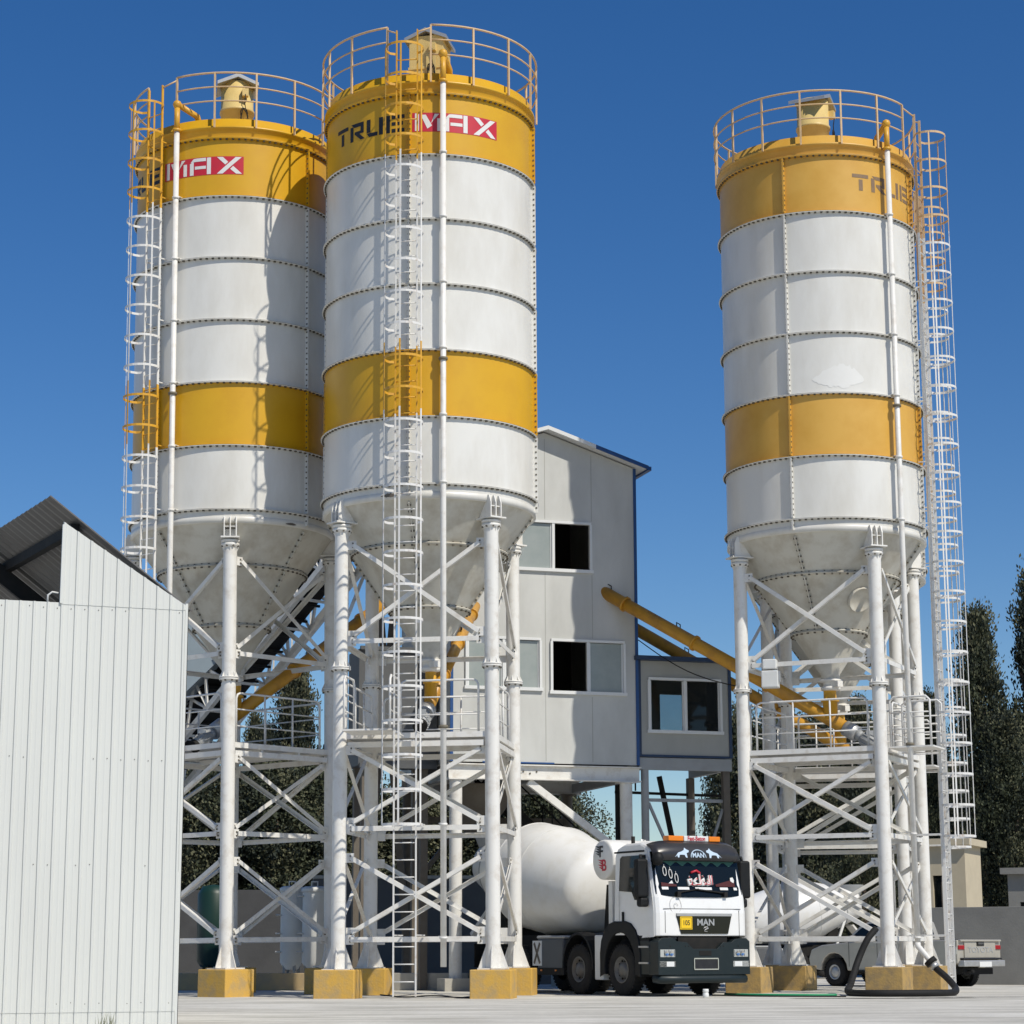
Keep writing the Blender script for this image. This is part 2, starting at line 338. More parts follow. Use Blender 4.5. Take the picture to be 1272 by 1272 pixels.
def make_silo(cx, cy, yaw, seam, pipe, label, ylw, lean=0.0, faded=False, cage_lo=3.0, pipe_lo=0.55, pipe_hose=False, text=True, hood_rot=0.0, plat_ext=None, worn=False, filt='round', hatch=2.8):
    S = empty('cement_silo', (cx, cy, 0), label=label, cat='silo', group='cement silos of the batching plant')
    S.rotation_euler = (0, lean, 0)
    bandz = (ZR[3], ZR[4])
    # barrel sections
    mb = MB()
    for i in (0, 1, 2, 4):
        zt, zb = ZR[i] - 0.012, ZR[i + 1] + 0.012
        mb.lathe([(RC, zb), (RC, zt)], 120)
    mb.lathe([(RC, 8.955), (RC, ZR[5] - 0.012)], 120)
    mb.lathe([(RC - 0.09, 8.95), (RC + 0.012, 8.95), (RC + 0.012, 9.07), (RC, 9.08)], 120)
    mb.build('barrel', S, W_silo)
    MB().lathe([(RC, ZR[4] + 0.012), (RC, ZR[3] - 0.012)], 120).build('colour_band', S, ylw)
    MB().lathe([(RC, ZR[0] + 0.012), (RC, Z_FT - 0.012)], 120).build('colour_band', S, ylw)
    # roof with its skirt
    MB().lathe([(RC, Z_FT + 0.012), (RC, 17.0), (RF - 0.01, 17.0), (RF - 0.01, 17.05), (RC - 0.005, 17.055), (RC - 0.005, Z_TOP), (1.2, Z_TOP + 0.14), (0.0, Z_TOP + 0.22)], 120).build('roof', S, ylw)
    # flange rings with bolts
    for i, z in enumerate([Z_FT] + ZR):
        m = ylw if i == 0 else W_silo
        mb = MB().use(m)
        mb.lathe([(RC - 0.02, z - 0.015), (RF, z - 0.015), (RF, z - 0.003), (RC + 0.006, z - 0.003)], 120)
        mb.use(ylw if i in (0, 1, 5) else W_silo)
        mb.lathe([(RC + 0.006, z + 0.003), (RF, z + 0.003), (RF, z + 0.013), (RC - 0.02, z + 0.013)], 120)
        mb.use(SEAL).lathe([(RF - 0.004, z - 0.003), (RF - 0.004, z + 0.003)], 120)
        mb.use(BOLT)
        for k in range(104):
            a = 2 * pi * (k + 0.5) / 104
            mb.box(pol(RF - 0.036, a, z - 0.028), (0.034, 0.042, 0.026), a)
        mb.build('flange_ring', S)
    # bolted vertical seams
    for k in range(4):
        a = seam + k * pi / 2; mb = MB(); tdir = Vector((-sin(a), cos(a), 0))
        zs = [17.0 - 0.2] + ZR + [8.97]
        for i in range(len(zs) - 1):
            ztop, zbot = zs[i] - 0.03, zs[i + 1] + 0.03
            mb.use(ylw if i in (0, 4) else W_silo)
            for sgn in (-1, 1):
                c = pol(RC + 0.036, a, (ztop + zbot) / 2) + tdir * (0.009 * sgn)
                mb.box(c, (0.085, 0.014, ztop - zbot), a)
            mb.use(BOLT); n = max(1, int((ztop - zbot) / 0.105))
            for j in range(n):
                zz = zbot + (j + 0.5) * (ztop - zbot) / n
                mb.box(pol(RC + 0.048, a, zz), (0.03, 0.050, 0.028), a)
        mb.build('seam_flange', S)
    # hopper
    prof = [(RC - 0.04, 8.95), (1.46, 8.22), (0.74, 7.15), (0.19, 6.33), (0.19, 6.22)]
    mb = MB().use(W_cone); mb.lathe(prof[::-1], 96)
    for (r, z) in prof[1:3]:
        mb.lathe([(r - 0.03, z - 0.02), (r + 0.055, z - 0.02), (r + 0.055, z + 0.02), (r, z + 0.02)], 96)
        mb.use(SEAL).lathe([(r + 0.056, z - 0.004), (r + 0.056, z + 0.004)], 96)
        mb.use(BOLT); n = int(2 * pi * r / 0.15)
        for k in range(n):
            a = 2 * pi * k / n; mb.box(pol(r + 0.03, a, z - 0.034), (0.036, 0.036, 0.03), a); mb.box(pol(r + 0.03, a, z + 0.03), (0.03, 0.03, 0.02), a)
        mb.use(W_cone)
    for k in range(4):
        a = seam + k * pi / 2
        for (r0, z0), (r1, z1) in ((prof[0], prof[1]), (prof[1], prof[2])):
            p0, p1 = pol(r0, a, z0 - 0.05), pol(r1 + 0.04, a, z1 + 0.05)
            mb.use(W_cone).bar(p0, p1, 0.024, 0.07); mb.use(BOLT)
            d = (p1 - p0); n = int(d.length / 0.12); out = Vector((cos(a), sin(a), -0.7)).normalized()
            for j in range(n): mb.box(p0 + d * ((j + 0.5) / n) + out * 0.012, (0.03, 0.07, 0.03), a)
    # inspection hatch
    ah = seam + hatch; hc = pol(1.17, ah, 7.72); nrm = Vector((cos(ah), sin(ah), -0.67)).normalized()
    q = nrm.to_track_quat('Z', 'Y').to_matrix()
    mb.use(W_cone).lathe([(0.27, -0.05), (0.27, 0.022), (0.255, 0.026), (0.25, 0.014), (0.0, 0.016)], 32, c=hc, X=q)
    mb.build('hopper', S)
    # legs
    fr = lambda a: Matrix.Rotation(a, 3, 'Z')
    lp = [pol(RL, yaw + k * pi / 2, 0) for k in range(4)]
    for k in range(4):
        a = yaw + k * pi / 2; c = lp[k]; mb = MB().use(W_steel)
        mb.lathe([(0.133, 0.52), (0.133, 8.50)], 24, c=c)
        mb.lathe([(0.133, 8.46), (0.18, 8.50), (0.18, 8.54), (0.14, 8.545), (0.14, 8.56), (0.18, 8.565), (0.18, 8.61), (0.0, 8.61)], 24, c=c)
        mb.lathe([(0.133, 5.88), (0.185, 5.90), (0.185, 5.925), (0.15, 5.926), (0.15, 5.934), (0.185, 5.935), (0.185, 5.96), (0.133, 5.97)], 24, c=c)
        mb.box(c + Vector((0, 0, 0.51)), (0.5, 0.5, 0.025), a + pi / 4)
        for j in range(8):
            aa = a + j * pi / 4
            d = Vector((cos(aa), sin(aa), 0))
            X = fr(aa).to_4x4(); X.translation = c
            mb.prism([(0.12, 5.96), (0.18, 5.96), (0.12, 6.09)], -0.006, 0.006, X)
            mb.prism([(0.12, 8.50), (0.12, 8.36), (0.178, 8.50)], -0.006, 0.006, X)
            if j % 2: mb.prism([(0.12, 0.523), (0.27, 0.523), (0.125, 0.93)], -0.008, 0.008, X)
        mb.use(BOLT)
        for j in range(8):
            aa = a + (j + 0.5) * pi / 4
            for z in (5.885, 8.485): mb.box(c + pol(0.163, aa, z), (0.03, 0.03, 0.03), aa)
        # bracket carried on the leg
        X = fr(a).to_4x4()
        mb.use(W_steel)
        for yy in (-0.115, 0.0, 0.115):
            mb.prism([(1.70, 8.66), (2.145, 8.66), (2.145, 8.93), (2.09, 9.07), (2.02, 9.07), (1.9, 8.9)], yy - 0.011, yy + 0.011, X)
        mb.box(pol(1.94, a, 8.645), (0.55, 0.36, 0.026), a)
        mb.box(pol(2.07, a, 8.865), (0.10, 0.245, 0.016), a)
        mb.box(pol(1.987, a, 8.75), (0.02, 0.228, 0.16), a)
        mb.build('leg', S)
    # braces on four faces
    for k in range(4):
        p, q2 = lp[k], lp[(k + 1) % 4]; d = (q2 - p).normalized(); nrm = Vector((d.y, -d.x, 0))
        if nrm.dot(p) < 0: nrm = -nrm
        Z = Vector((0, 0, 1)); e0, e1 = p + d * 0.13, q2 - d * 0.13
        def brace(z0, z1, off, wd=0.075, swap=False):
            a_, b_ = (e0, e1) if not swap else (e1, e0)
            mb = MB().use(W_steel)
            A, B = a_ + d * (0.10 if not swap else -0.10) + Z * z0 + nrm * off, b_ - d * (0.10 if not swap else -0.10) + Z * z1 + nrm * off
            mb.angle(A, B, wd, up=nrm)
            for (P, s_) in ((a_, 1 if not swap else -1), (b_, -1 if not swap else 1)):
                zz = z0 if P is a_ else z1
                mb.box(P + d * (0.07 * s_) + Z * zz + nrm * (off - 0.008), (0.17, 0.012, 0.17), atan2(d.y, d.x))
                mb.use(BOLT)
                for dz in (-0.035, 0.035): mb.box(P + d * (0.09 * s_) + Z * (zz + dz) + nrm * (off + 0.004), (0.026, 0.02, 0.026), atan2(d.y, d.x))
                mb.use(W_steel)
            mb.build('brace', S)
        for zt, zb in ((8.22, 6.55), (4.42, 3.12), (2.48, 1.16)):
            brace(zt, zb, 0.055); brace(zt, zb, -0.045, swap=True)
        for z in (6.42, 3.0, 1.03): brace(z, z, 0.02, 0.085)
    # platform with guard rail
    side = RL * sqrt(2) / 2
    mb = MB().use(GALV); ang = yaw + pi / 4
    X = fr(ang).to_4x4(); mb.X = X
    e = side - 0.02
    mb.box((0, 0, 4.70), (2 * e, 2 * e, 0.035)); mb.use(W_steel)
    for s_ in (-1, 1):
        mb.box((s_ * (e + 0.03), 0, 4.675), (0.05, 2 * e - 0.2, 0.10)); mb.box((0, s_ * (e + 0.03), 4.675), (2 * e - 0.2, 0.05, 0.10))
        mb.box((s_ * side, 0, 4.52), (0.09, 2 * side - 0.3, 0.10)); mb.box((0, s_ * side, 4.52), (2 * side - 0.3, 0.09, 0.10))
        mb.box((s_ * 0.5, 0, 4.60), (0.06, 2 * side, 0.09))
    hl = seam                                              # ladder side landing
    hx = pol(1.95, hl - ang, 4.70) + Vector((sin(hl - ang), -cos(hl - ang), 0)) * 0.68
    mb.box((hx.x, hx.y, 4.70), (0.9, 0.9, 0.03), hl - ang)
    pf = mb.build('platform', S)
    gr = MB().use(W_ladder); gr.X = X
    c = e - 0.04
    lr = hl - ang
    cnr = [(c, -c), (c, c), (-c, c), (-c, -c)]
    for i in range(4):
        a_, b_ = Vector((*cnr[i], 0)), Vector((*cnr[(i + 1) % 4], 0)); nn = 4
        mid = (a_ + b_) / 2; hit = cos(atan2(mid.y, mid.x) - lr) > 0.8
        dd = (b_ - a_).normalized(); P0 = a_ + dd * 0.2; P1 = b_ - dd * 0.2
        segs = [(P0, P1)]
        if hit:
            tt = max(0.5, min((P1 - P0).length - 0.5, (Vector((hx.x, hx.y, 0)) - P0).dot(dd)))
            segs = [(P0, P0 + dd * (tt - 0.35)), (P0 + dd * (tt + 0.35), P1)]
        for s0, s1 in segs:
            if (s1 - s0).length < 0.35: continue
            zz = lambda p, z: (p.x, p.y, z)
            m0, m1 = s0 + dd * 0.1, s1 - dd * 0.1
            gr.tube([zz(s0, 4.73), zz(s0, 5.58), zz(s0 + dd * 0.03, 5.65), zz(m0, 5.68), zz(m1, 5.68), zz(s1 - dd * 0.03, 5.65), zz(s1, 5.58), zz(s1, 4.73)], 0.021, 7)
            for z in (5.05, 5.37): gr.tube([zz(s0, z), zz(s1, z)], 0.015, 6)
            n = max(1, int((s1 - s0).length / 0.75))
            for j in range(1, n): p = s0 + (s1 - s0) * (j / n); gr.tube([zz(p, 4.73), zz(p, 5.67)], 0.018, 6)
    # landing rails
    for sgn in (-1, 1):
        ta = lr; tv = Vector((-sin(ta), cos(ta), 0)); rv = Vector((cos(ta), sin(ta), 0))
        o = Vector((hx.x, hx.y, 0)) + tv * (0.42 * sgn)
        i0, i1 = o - rv * 0.4, o + rv * 0.4
        gr.tube([i0 + Vector((0, 0, 4.72)), i0 + Vector((0, 0, 5.6)), i0 + rv * 0.08 + Vector((0, 0, 5.68)), i1 - rv * 0.08 + Vector((0, 0, 5.68)), i1 + Vector((0, 0, 5.6)), i1 + Vector((0, 0, 4.72))], 0.021, 7)
        for z in (5.05, 5.37): gr.tube([i0 + Vector((0, 0, z)), i1 + Vector((0, 0, z))], 0.015, 6)
    gr.build('guard_rail', pf)
    # ladder and cage along the seam
    la = seam; tv = Vector((-sin(la), cos(la), 0)); rv = Vector((cos(la), sin(la), 0)); RLd = 2.27
    def lm(z): return (Y_rail if z > 15.4 else W_ladder) if faded else (Y_lad if (z > 15.4 or bandz[1] < z < bandz[0]) else W_ladder)
    cuts = [0.05, bandz[1], bandz[0], 15.4, 18.0]
    mb = MB()
    for sgn in (-1, 1):
        for z0, z1 in zip(cuts[:-1], cuts[1:]):
            mb.use(lm((z0 + z1) / 2)).bar(rv * RLd + tv * (0.2 * sgn) + Vector((0, 0, z0)), rv * RLd + tv * (0.2 * sgn) + Vector((0, 0, z1)), 0.05, 0.022, up=tv)
    z = 0.3
    while z < 17.5:
        mb.use(lm(z)).tube([rv * RLd - tv * 0.2 + Vector((0, 0, z)), rv * RLd + tv * 0.2 + Vector((0, 0, z))], 0.012, 6); z += 0.3
    for z in [1.1, 3.05, 4.66] + [q_ + 0.05 for q_ in ZR] + [Z_FT]:
        for sgn in (-1, 1):
            r0 = RF - 0.03 if z > 9 else 1.5
            mb.use(lm(z)).bar(rv * r0 + tv * (0.2 * sgn) + Vector((0, 0, z)), rv * RLd + tv * (0.2 * sgn) + Vector((0, 0, z)), 0.03, 0.02)
    ld = mb.build('ladder', S)
    mb = MB(); z = cage_lo; hoops = []
    def hp(f, z):     # hoop param -1..1
        ha = f * R_(118); return rv * (RLd + 0.235 + 0.35 * cos(ha)) + tv * (0.36 * sin(ha)) + Vector((0, 0, z))
    while z < 18.0:
        mb.use(lm(z))
        pts = [rv * RLd - tv * 0.2 + Vector((0, 0, z))] + [hp(-1 + 2 * i / 14, z) for i in range(15)] + [rv * RLd + tv * 0.2 + Vector((0, 0, z))]
        for p0, p1 in zip(pts[:-1], pts[1:]): mb.bar(p0, p1, 0.008, 0.045)
        hoops.append(z); z += 0.605
    zt = hoops[-1]
    for f in (-0.62, 0.0, 0.62):
        for z0, z1 in zip(cuts[:-1], cuts[1:]):
            z0, z1 = max(z0, cage_lo), min(z1, zt)
            if z1 > z0:
                o = hp(f, 0) - rv * RLd; nn = o.normalized()
                mb.use(lm((z0 + z1) / 2)).bar(hp(f, z0), hp(f, z1), 0.032, 0.008, up=nn)
    mb.build('safety_cage', ld)
    # filler pipe
    pm = MB().use(W_steel); rp = 2.195
    zs = pipe_lo
    pm.tube([pol(rp, pipe, zs), pol(rp, pipe, 17.0)], 0.055, 14)
    pm.use(Y_lad).tube([pol(rp, pipe, 17.0), pol(rp, pipe, 17.5)], 0.057, 14)
    pm.lathe([(0.0, -0.09), (0.06, -0.075), (0.09, 0.0), (0.07, 0.06), (0.0, 0.1)], 14, c=pol(rp, pipe, 17.55))
    pm.tube([pol(rp, pipe, 17.56), pol(1.75, pipe + 0.1, 17.42), pol(1.65, pipe + 0.12, 17.2)], 0.06, 12)
    for z in (17.0, 11.55, 4.75): pm.use(SEAL if z < 17 else Y_lad).lathe([(0.055, z - 0.03), (0.085, z - 0.025), (0.085, z + 0.025), (0.055, z + 0.03)], 14, c=pol(rp, pipe, 0))
    for z in ZR + [3.02, 1.05]:
        pm.use(W_steel).lathe([(0.055, z - 0.02), (0.072, z - 0.02), (0.072, z + 0.02), (0.055, z + 0.02)], 14, c=pol(rp, pipe, 0))
        pm.box(pol((rp + 1.95) / 2, pipe, z + 0.03), (rp - 1.95, 0.12, 0.012), pipe)
    if pipe_hose:
        d = Vector((cos(pipe), sin(pipe), 0)); d = Vector((0.9, -0.43, 0)).normalized()
        p0 = pol(rp, pipe, pipe_lo)
        pm.tube([p0 + Vector((0, 0, 0.01)), p0 - Vector((0, 0, 0.06)), p0 + d * 0.2 - Vector((0, 0, 0.3)), p0 + d * 0.25 - Vector((0, 0, 0.37))], 0.055, 14)
    pm.build('filler_pipe', S)
    # guard rail on the roof, open at the ladder
    rl = MB().use(Y_rail); rr = 2.13; gap = 0.20
    n = 60; arc = [la + gap + (2 * pi - 2 * gap) * i / n for i in range(n + 1)]
    for z, rad in ((18.16, 0.021), (17.86, 0.016), (17.56, 0.016)):
        rl.tube([pol(rr, a, z) for a in arc], rad, 7)
    npost = 15
    for i in range(npost + 1):
        a = la + gap + (2 * pi - 2 * gap) * i / npost
        rl.bar(pol(rr, a, 17.0), pol(rr, a, 18.16), 0.036, 0.036, up=Vector((cos(a), sin(a), 0)))
    for sgn in (-1, 1):
        rl.tube([pol(rr, la + gap * sgn, 18.1), rv * RLd + tv * 0.2 * sgn + Vector((0, 0, 17.95))], 0.016, 6)
    rl.build('guard_rail', S)
    # dust filter
    ft = MB().use(Y_filt)
    if filt == 'round':
        ft.lathe([(0.34, Z_TOP + 0.1), (0.34, 18.1), (0.365, 18.1), (0.365, 18.16), (0.34, 18.17), (0.34, 18.74), (0.0, 18.75)], 40)
    else:
        ft.box((0, 0, 18.0), (0.68, 0.66, 1.45), hood_rot); ft.box((0, 0, 18.05), (0.72, 0.70, 0.05), hood_rot)
        q_ = Matrix.Rotation(hood_rot, 3, 'Z'); ft.box(q_ @ Vector((0.12, -0.375, 18.1)), (0.2, 0.02, 0.42), hood_rot)
    ft.box(Matrix.Rotation(hood_rot, 3, 'Z') @ Vector((0.15, -0.38, 18.45)), (0.13, 0.12, 0.16), hood_rot)
    fo = ft.build('dust_filter', S)
    X = Matrix.Rotation(hood_rot, 3, 'Z').to_4x4()
    hd = MB().use(GALV)
    hd.prism([(-0.43, 18.62), (0, 18.80), (0.43, 18.62), (0.43, 18.69), (0, 18.88), (-0.43, 18.69)], -0.40, 0.40, X)
    hd.build('hood', fo)
    cb = MB().use(BELT); q_ = Matrix.Rotation(hood_rot, 3, 'Z')
    cpts = []
    for i in range(26):
        th = i / 25 * 4 * pi; cpts.append(q_ @ Vector((0.12 + 0.07 * cos(th) + 0.02 * sin(2.3 * th), -0.41 - 0.01 * sin(th), 17.9 + 0.2 * sin(th) - 0.03 * i / 25)))
    cb.tube([q_ @ Vector((0.15, -0.44, 18.4)), q_ @ Vector((0.14, -0.41, 18.2))] + cpts, 0.011, 5); cb.build('cable', fo)
    # lettering either side of the seam
    if text:
        lt = MB().use(FBLK if faded else BLK)
        letters(lt, 'TRUE', seam - R_(50), R_(12.3), 0.40, 0.35, 16.06, RC + 0.004); lt.build('lettering', S)
        pn = MB().use(RED); curved_panel(pn, seam + R_(1.5), seam + R_(50), 16.04, 16.42, RC + 0.004); pn = pn.build('name_panel', S)
        lw = MB().use(WLET); letters(lw, 'MAX', seam + R_(3), R_(16), 0.49, 0.35, 16.055, RC + 0.008); lw.build('lettering', pn)
    # outlet valve
    vb = MB().use(W_steel)
    vb.lathe([(0.12, 6.23), (0.24, 6.23), (0.24, 6.19), (0.15, 6.18), (0.15, 6.10), (0.20, 6.08), (0.20, 6.02), (0.13, 6.0), (0.0, 6.0)], 24)
    vb.box((0.1, -0.2, 6.12), (0.14, 0.2, 0.12), 0.6)
    vb.build('outlet_valve', S)
    return S, lp

SIL = []
camdir = lambda x, y: atan2(-y, -x)
def plinths(cx, cy, yaw, lp, m, label, which=(0, 1, 2, 3), labels=None):
    for k in which:
        mb = MB(); mb.box((0, 0, 0.235), (0.74, 0.74, 0.53))
        o = mb.build('concrete_plinth', None, m, bevel=0.018, label=(labels or {}).get(k, label), cat='plinth', group='painted plinths under the silo legs')
        o.location = (cx + lp[k].x, cy + lp[k].y, gz(cx + lp[k].x, cy + lp[k].y)); o.rotation_euler = (0, 0, yaw + pi / 4)

c1_, c2_, c3_, c4_ = (-5.545, 43.2611), (-1.5464, 40.9772), (6.5038, 44.2633), (7.35, 48.9)
y1_, y2_, y3_, y4_ = -3.0365, -2.4957, -2.8002, -2.6
s1, l1 = make_silo(*c1_, y1_, camdir(*c1_) + R_(-46), camdir(*c1_) + R_(-33), 'cement silo partly hidden behind the tallest-looking one, its foot behind the white shed wall', Y_silo, lean=-0.0125, hood_rot=R_(10))
s2, l2 = make_silo(*c2_, y2_, camdir(*c2_) + R_(-11), camdir(*c2_) + R_(6.5), 'nearest cement silo, caged ladder down its front and black and red lettering in full', Y_silo, lean=-0.0041, filt='square', hood_rot=R_(-12))
s3, l3 = make_silo(*c3_, y3_, camdir(*c3_) + R_(72), camdir(*c3_) + R_(43), 'cement silo with faded yellow bands standing alone at right, caged ladder against the sky', Y_fade, faded=True, hood_rot=R_(65), pipe_lo=0.95, pipe_hose=True, hatch=R_(-38))
s4, l4 = make_silo(*c4_, y4_, camdir(*c4_) + R_(74), camdir(*c4_) + R_(150), 'cement silo almost wholly hidden behind the faded one, only its cage, legs and hopper showing', Y_fade, faded=True, hood_rot=R_(25))
def curved_blob(S, name, m, a0, a1, zc, hz, seed, r=RC + 0.004):
    rnd = random.Random(seed); mb = MB().use(m); n = 26; vs = []
    for i in range(n):
        f = i / (n - 1); k = sin(pi * f) ** 0.7
        up = hz * k * (0.75 + 0.35 * rnd.random()) * (0.5 + 0.8 * f if f < 0.6 else 1.0); dn = hz * 0.55 * k * (0.75 + 0.35 * rnd.random())
        vs += [pol(r, a0 + (a1 - a0) * f, zc + up + 0.004), pol(r, a0 + (a1 - a0) * f, zc - dn - 0.004)]
    mb.add(vs, [(2 * i, 2 * i + 1, 2 * i + 3, 2 * i + 2) for i in range(n - 1)], True); mb.build(name, S)
curved_blob(s3, 'repaint_patch', mat('fresh_white', (0.765, 0.76, 0.725), 0.5, col2=(0.72, 0.71, 0.67), scale=4), camdir(*c3_) + R_(-5), camdir(*c3_) + R_(25), 12.05, 0.33, 3)
curved_blob(s2, 'rust_stain', RUST, camdir(*c2_) + R_(-26), camdir(*c2_) + R_(-17), 9.02, 0.05, 5, RC + 0.016)
curved_blob(s1, 'rust_stain', RUST, camdir(*c1_) + R_(30), camdir(*c1_) + R_(37), 8.99, 0.03, 6, RC + 0.016)
plinths(*c1_, y1_, l1, PLINTH, 'ochre plinth', (0, 1, 2, 3), {0: 'ochre plinth hidden behind the white shed wall', 1: 'ochre plinth set cornerwise beside the white shed corner', 2: 'shaded ochre plinth behind the left leg of the nearest silo', 3: 'dark shaded ochre plinth behind the cornerwise one'})
plinths(*c2_, y2_, l2, PLINTH, 'ochre plinth', (0, 1, 2, 3), {0: 'clean yellow plinth under the front left leg of the nearest silo', 1: 'yellow plinth left of the mixer truck, nearest to the camera', 2: 'yellow plinth right behind the one nearest the truck wheels', 3: 'yellow plinth striped by brace shadows left of the ladder foot'})
plinths(*c3_, y3_, l3, PLINTH2, 'ochre plinth', (0, 1, 2, 3), {0: 'worn ochre plinth behind the truck bumper', 1: 'worn ochre plinth ringed by the thick black hose', 2: 'worn ochre plinth beside the hose flange and ladder foot', 3: 'ochre plinth with diagonal shadow stripes right of the truck'})
plinths(*c4_, y4_, l4, PLINTH2, 'ochre plinth', (0, 1, 2, 3), {0: 'ochre plinth hidden behind the diagonally striped plinth', 1: 'ochre plinth behind the hose, left of two white legs', 2: 'small ochre plinth seen between the two right plinths', 3: 'ochre plinth farthest back between the silo legs'})

# ================================================================== screw conveyors
def screw(p0, p1, drop, label, r=0.15, entry=None, motor=True):
    p0 = Vector(p0); p1 = Vector(p1); d = (p1 - p0).normalized()
    S = empty('screw_conveyor', p0, label=label, cat='screw conveyor', group='yellow screw conveyors between silos and tower')
    o = p0
    L = lambda p: Vector(p) - o
    mb = MB().use(Y_tube)
    a, b_ = p0 - d * 0.35, p1
    mb.tube([L(a), L(b_)], r, 24)
    n = int((b_ - a).length / 1.9)
    for i in range(1, n + 1):
        q = a + (b_ - a) * (i / (n + 0.5)); mb.tube([L(q - d * 0.025), L(q + d * 0.025)], r + 0.035, 24)
        up = Vector((0, 0, 1)); mb.use(DARK).tube([L(q + d * 0.4 + up * (r + 0.0)), L(q + d * 0.4 + up * (r + 0.09)), L(q + d * 0.5 + up * (r + 0.09)), L(q + d * 0.5 + up * (r - 0.01))], 0.012, 5); mb.use(Y_tube)
    mb.build('tube', S)
    mb = MB().use(Y_lad)
    mb.lathe([(r * .85, 0), (r * 1.08, 0.0), (r * 1.08, drop * 0.6), (r * 1.35, drop * 0.6), (r * 1.35, drop * 0.68), (r * .95, drop * 0.7), (r * .95, drop)], 20)
    mb.build('inlet_boot', S)
    if motor:
        e = a - d * 0.02
        mb = MB().use(GALV)
        mb.tube([L(e), L(e - d * 0.3)], 0.16, 18); mb.use(GREY)
        mb.tube([L(e - d * 0.3), L(e - d * 0.42)], 0.11, 16); mb.tube([L(e - d * 0.42), L(e - d * 0.8)], 0.13, 18)
        for k in range(10):
            aa = 2 * pi * k / 10; x = d.cross(Vector((0, 0, 1))).normalized(); z = x.cross(d)
            oo = (x * cos(aa) + z * sin(aa)) * 0.14
            mb.bar(L(e - d * 0.45 + oo), L(e - d * 0.76 + oo), 0.012, 0.03, up=oo)
        mb.use(DARK).tube([L(e - d * 0.80), L(e - d * 0.88)], 0.135, 18)
        mb.use(GALV).box(L(e - d * 0.6 + Vector((0, 0, 0.17))), (0.14, 0.14, 0.09))
        mb.build('drive_motor', S)
    return S
screw((c1_[0], c1_[1], 5.42), (-2.6, 46.6, 8.35), 0.6, 'long orange screw conveyor rising past the belt truss from the left rear silo', r=0.13)
screw((c2_[0], c2_[1], 5.42), (-0.75, 46.6, 8.25), 0.6, 'yellow screw conveyor under the nearest silo, grey motor behind its ladder', r=0.11)
screw((c3_[0] - 0.02, c3_[1], 5.42), (1.75, 47.35, 8.72), 0.6, 'yellow screw conveyor crossing open sky from the faded silo into the tower wall', r=0.138)
screw((c4_[0], c4_[1], 5.30), (1.9, 49.5, 8.6), 0.75, 'shaded brownish screw conveyor below and behind the one crossing the sky', r=0.138)

# ================================================================== mixing tower
BETA = atan2(47.3 - 46.06, 2.73 + 1.31)
TW = empty('mixing_tower', (-1.31, 46.06, 0), BETA, label='tall grey panel mixing tower with blue trim and gable roof on steel columns', cat='building')
LW, DP, ZB, ZE, ZA = 4.23, 4.2, 4.75, 11.33, 12.02
def hole_wall(mb, u0, u1, z0, z1, holes, y0=0.0, th=0.1):
    us = sorted({u0, u1} | {h[0] for h in holes} | {h[1] for h in holes}); zs = sorted({z0, z1} | {h[2] for h in holes} | {h[3] for h in holes})
    V = {}; vs = []; fs = []
    def vid(u, z, k):
        if (u, z, k) not in V: V[(u, z, k)] = len(vs); vs.append((u, y0 + k * th, z))
        return V[(u, z, k)]
    def solid(i, j):
        if i < 0 or j < 0 or i >= len(us) - 1 or j >= len(zs) - 1: return False
        a, c = (us[i] + us[i + 1]) / 2, (zs[j] + zs[j + 1]) / 2
        return not any(h[0] < a < h[1] and h[2] < c < h[3] for h in holes)
    for i in range(len(us) - 1):
        for j in range(len(zs) - 1):
            if not solid(i, j): continue
            a, b2, c, d = us[i], us[i + 1], zs[j], zs[j + 1]
            fs.append((vid(a, c, 0), vid(b2, c, 0), vid(b2, d, 0), vid(a, d, 0)))
            fs.append((vid(a, c, 1), vid(a, d, 1), vid(b2, d, 1), vid(b2, c, 1)))
            if not solid(i - 1, j): fs.append((vid(a, c, 0), vid(a, d, 0), vid(a, d, 1), vid(a, c, 1)))
            if not solid(i + 1, j): fs.append((vid(b2, c, 0), vid(b2, c, 1), vid(b2, d, 1), vid(b2, d, 0)))
            if not solid(i, j - 1): fs.append((vid(a, c, 0), vid(a, c, 1), vid(b2, c, 1), vid(b2, c, 0)))
            if not solid(i, j + 1): fs.append((vid(a, d, 0), vid(b2, d, 0), vid(b2, d, 1), vid(a, d, 1)))
    mb.add(vs, fs)
WIN = [(1.44, 3.17, 8.95, 10.02), (0.34, 2.0, 6.33, 7.42), (2.25, 3.92, 6.28, 7.42)]
mb = MB().use(PANEL)
hole_wall(mb, 0, LW, ZB, ZE, WIN)
mb.prism([(0, ZE), (LW, ZE), (LW / 2, ZA)], 0.0, 0.1)
mb.use(PANEL)
mb.box((0.05, DP / 2 + 0.05, (ZB + ZE) / 2), (0.1, DP - 0.1, ZE - ZB)); mb.box((LW - 0.05, DP / 2 + 0.05, (ZB + ZE) / 2), (0.1, DP - 0.1, ZE - ZB))
mb.box((LW / 2, DP + 0.05, (ZB + ZE) / 2), (LW, 0.1, ZE - ZB)); mb.prism([(0, ZE), (LW, ZE), (LW / 2, ZA)], DP, DP + 0.1)
mb.use(PANELC)
for u, za, zb in ((1.06, ZB + 0.05, 6.28), (1.06, 7.48, ZE + 0.25), (2.12, ZB + 0.05, 8.88), (2.12, 10.08, ZE + 0.55), (3.18, ZB + 0.05, 6.2), (3.20, 7.48, 8.88), (3.20, 10.08, ZE + 0.25)):
    mb.box((u, -0.001, (za + zb) / 2), (0.014, 0.004, zb - za))
mb.build('wall', TW)
mb = MB().use(INT)
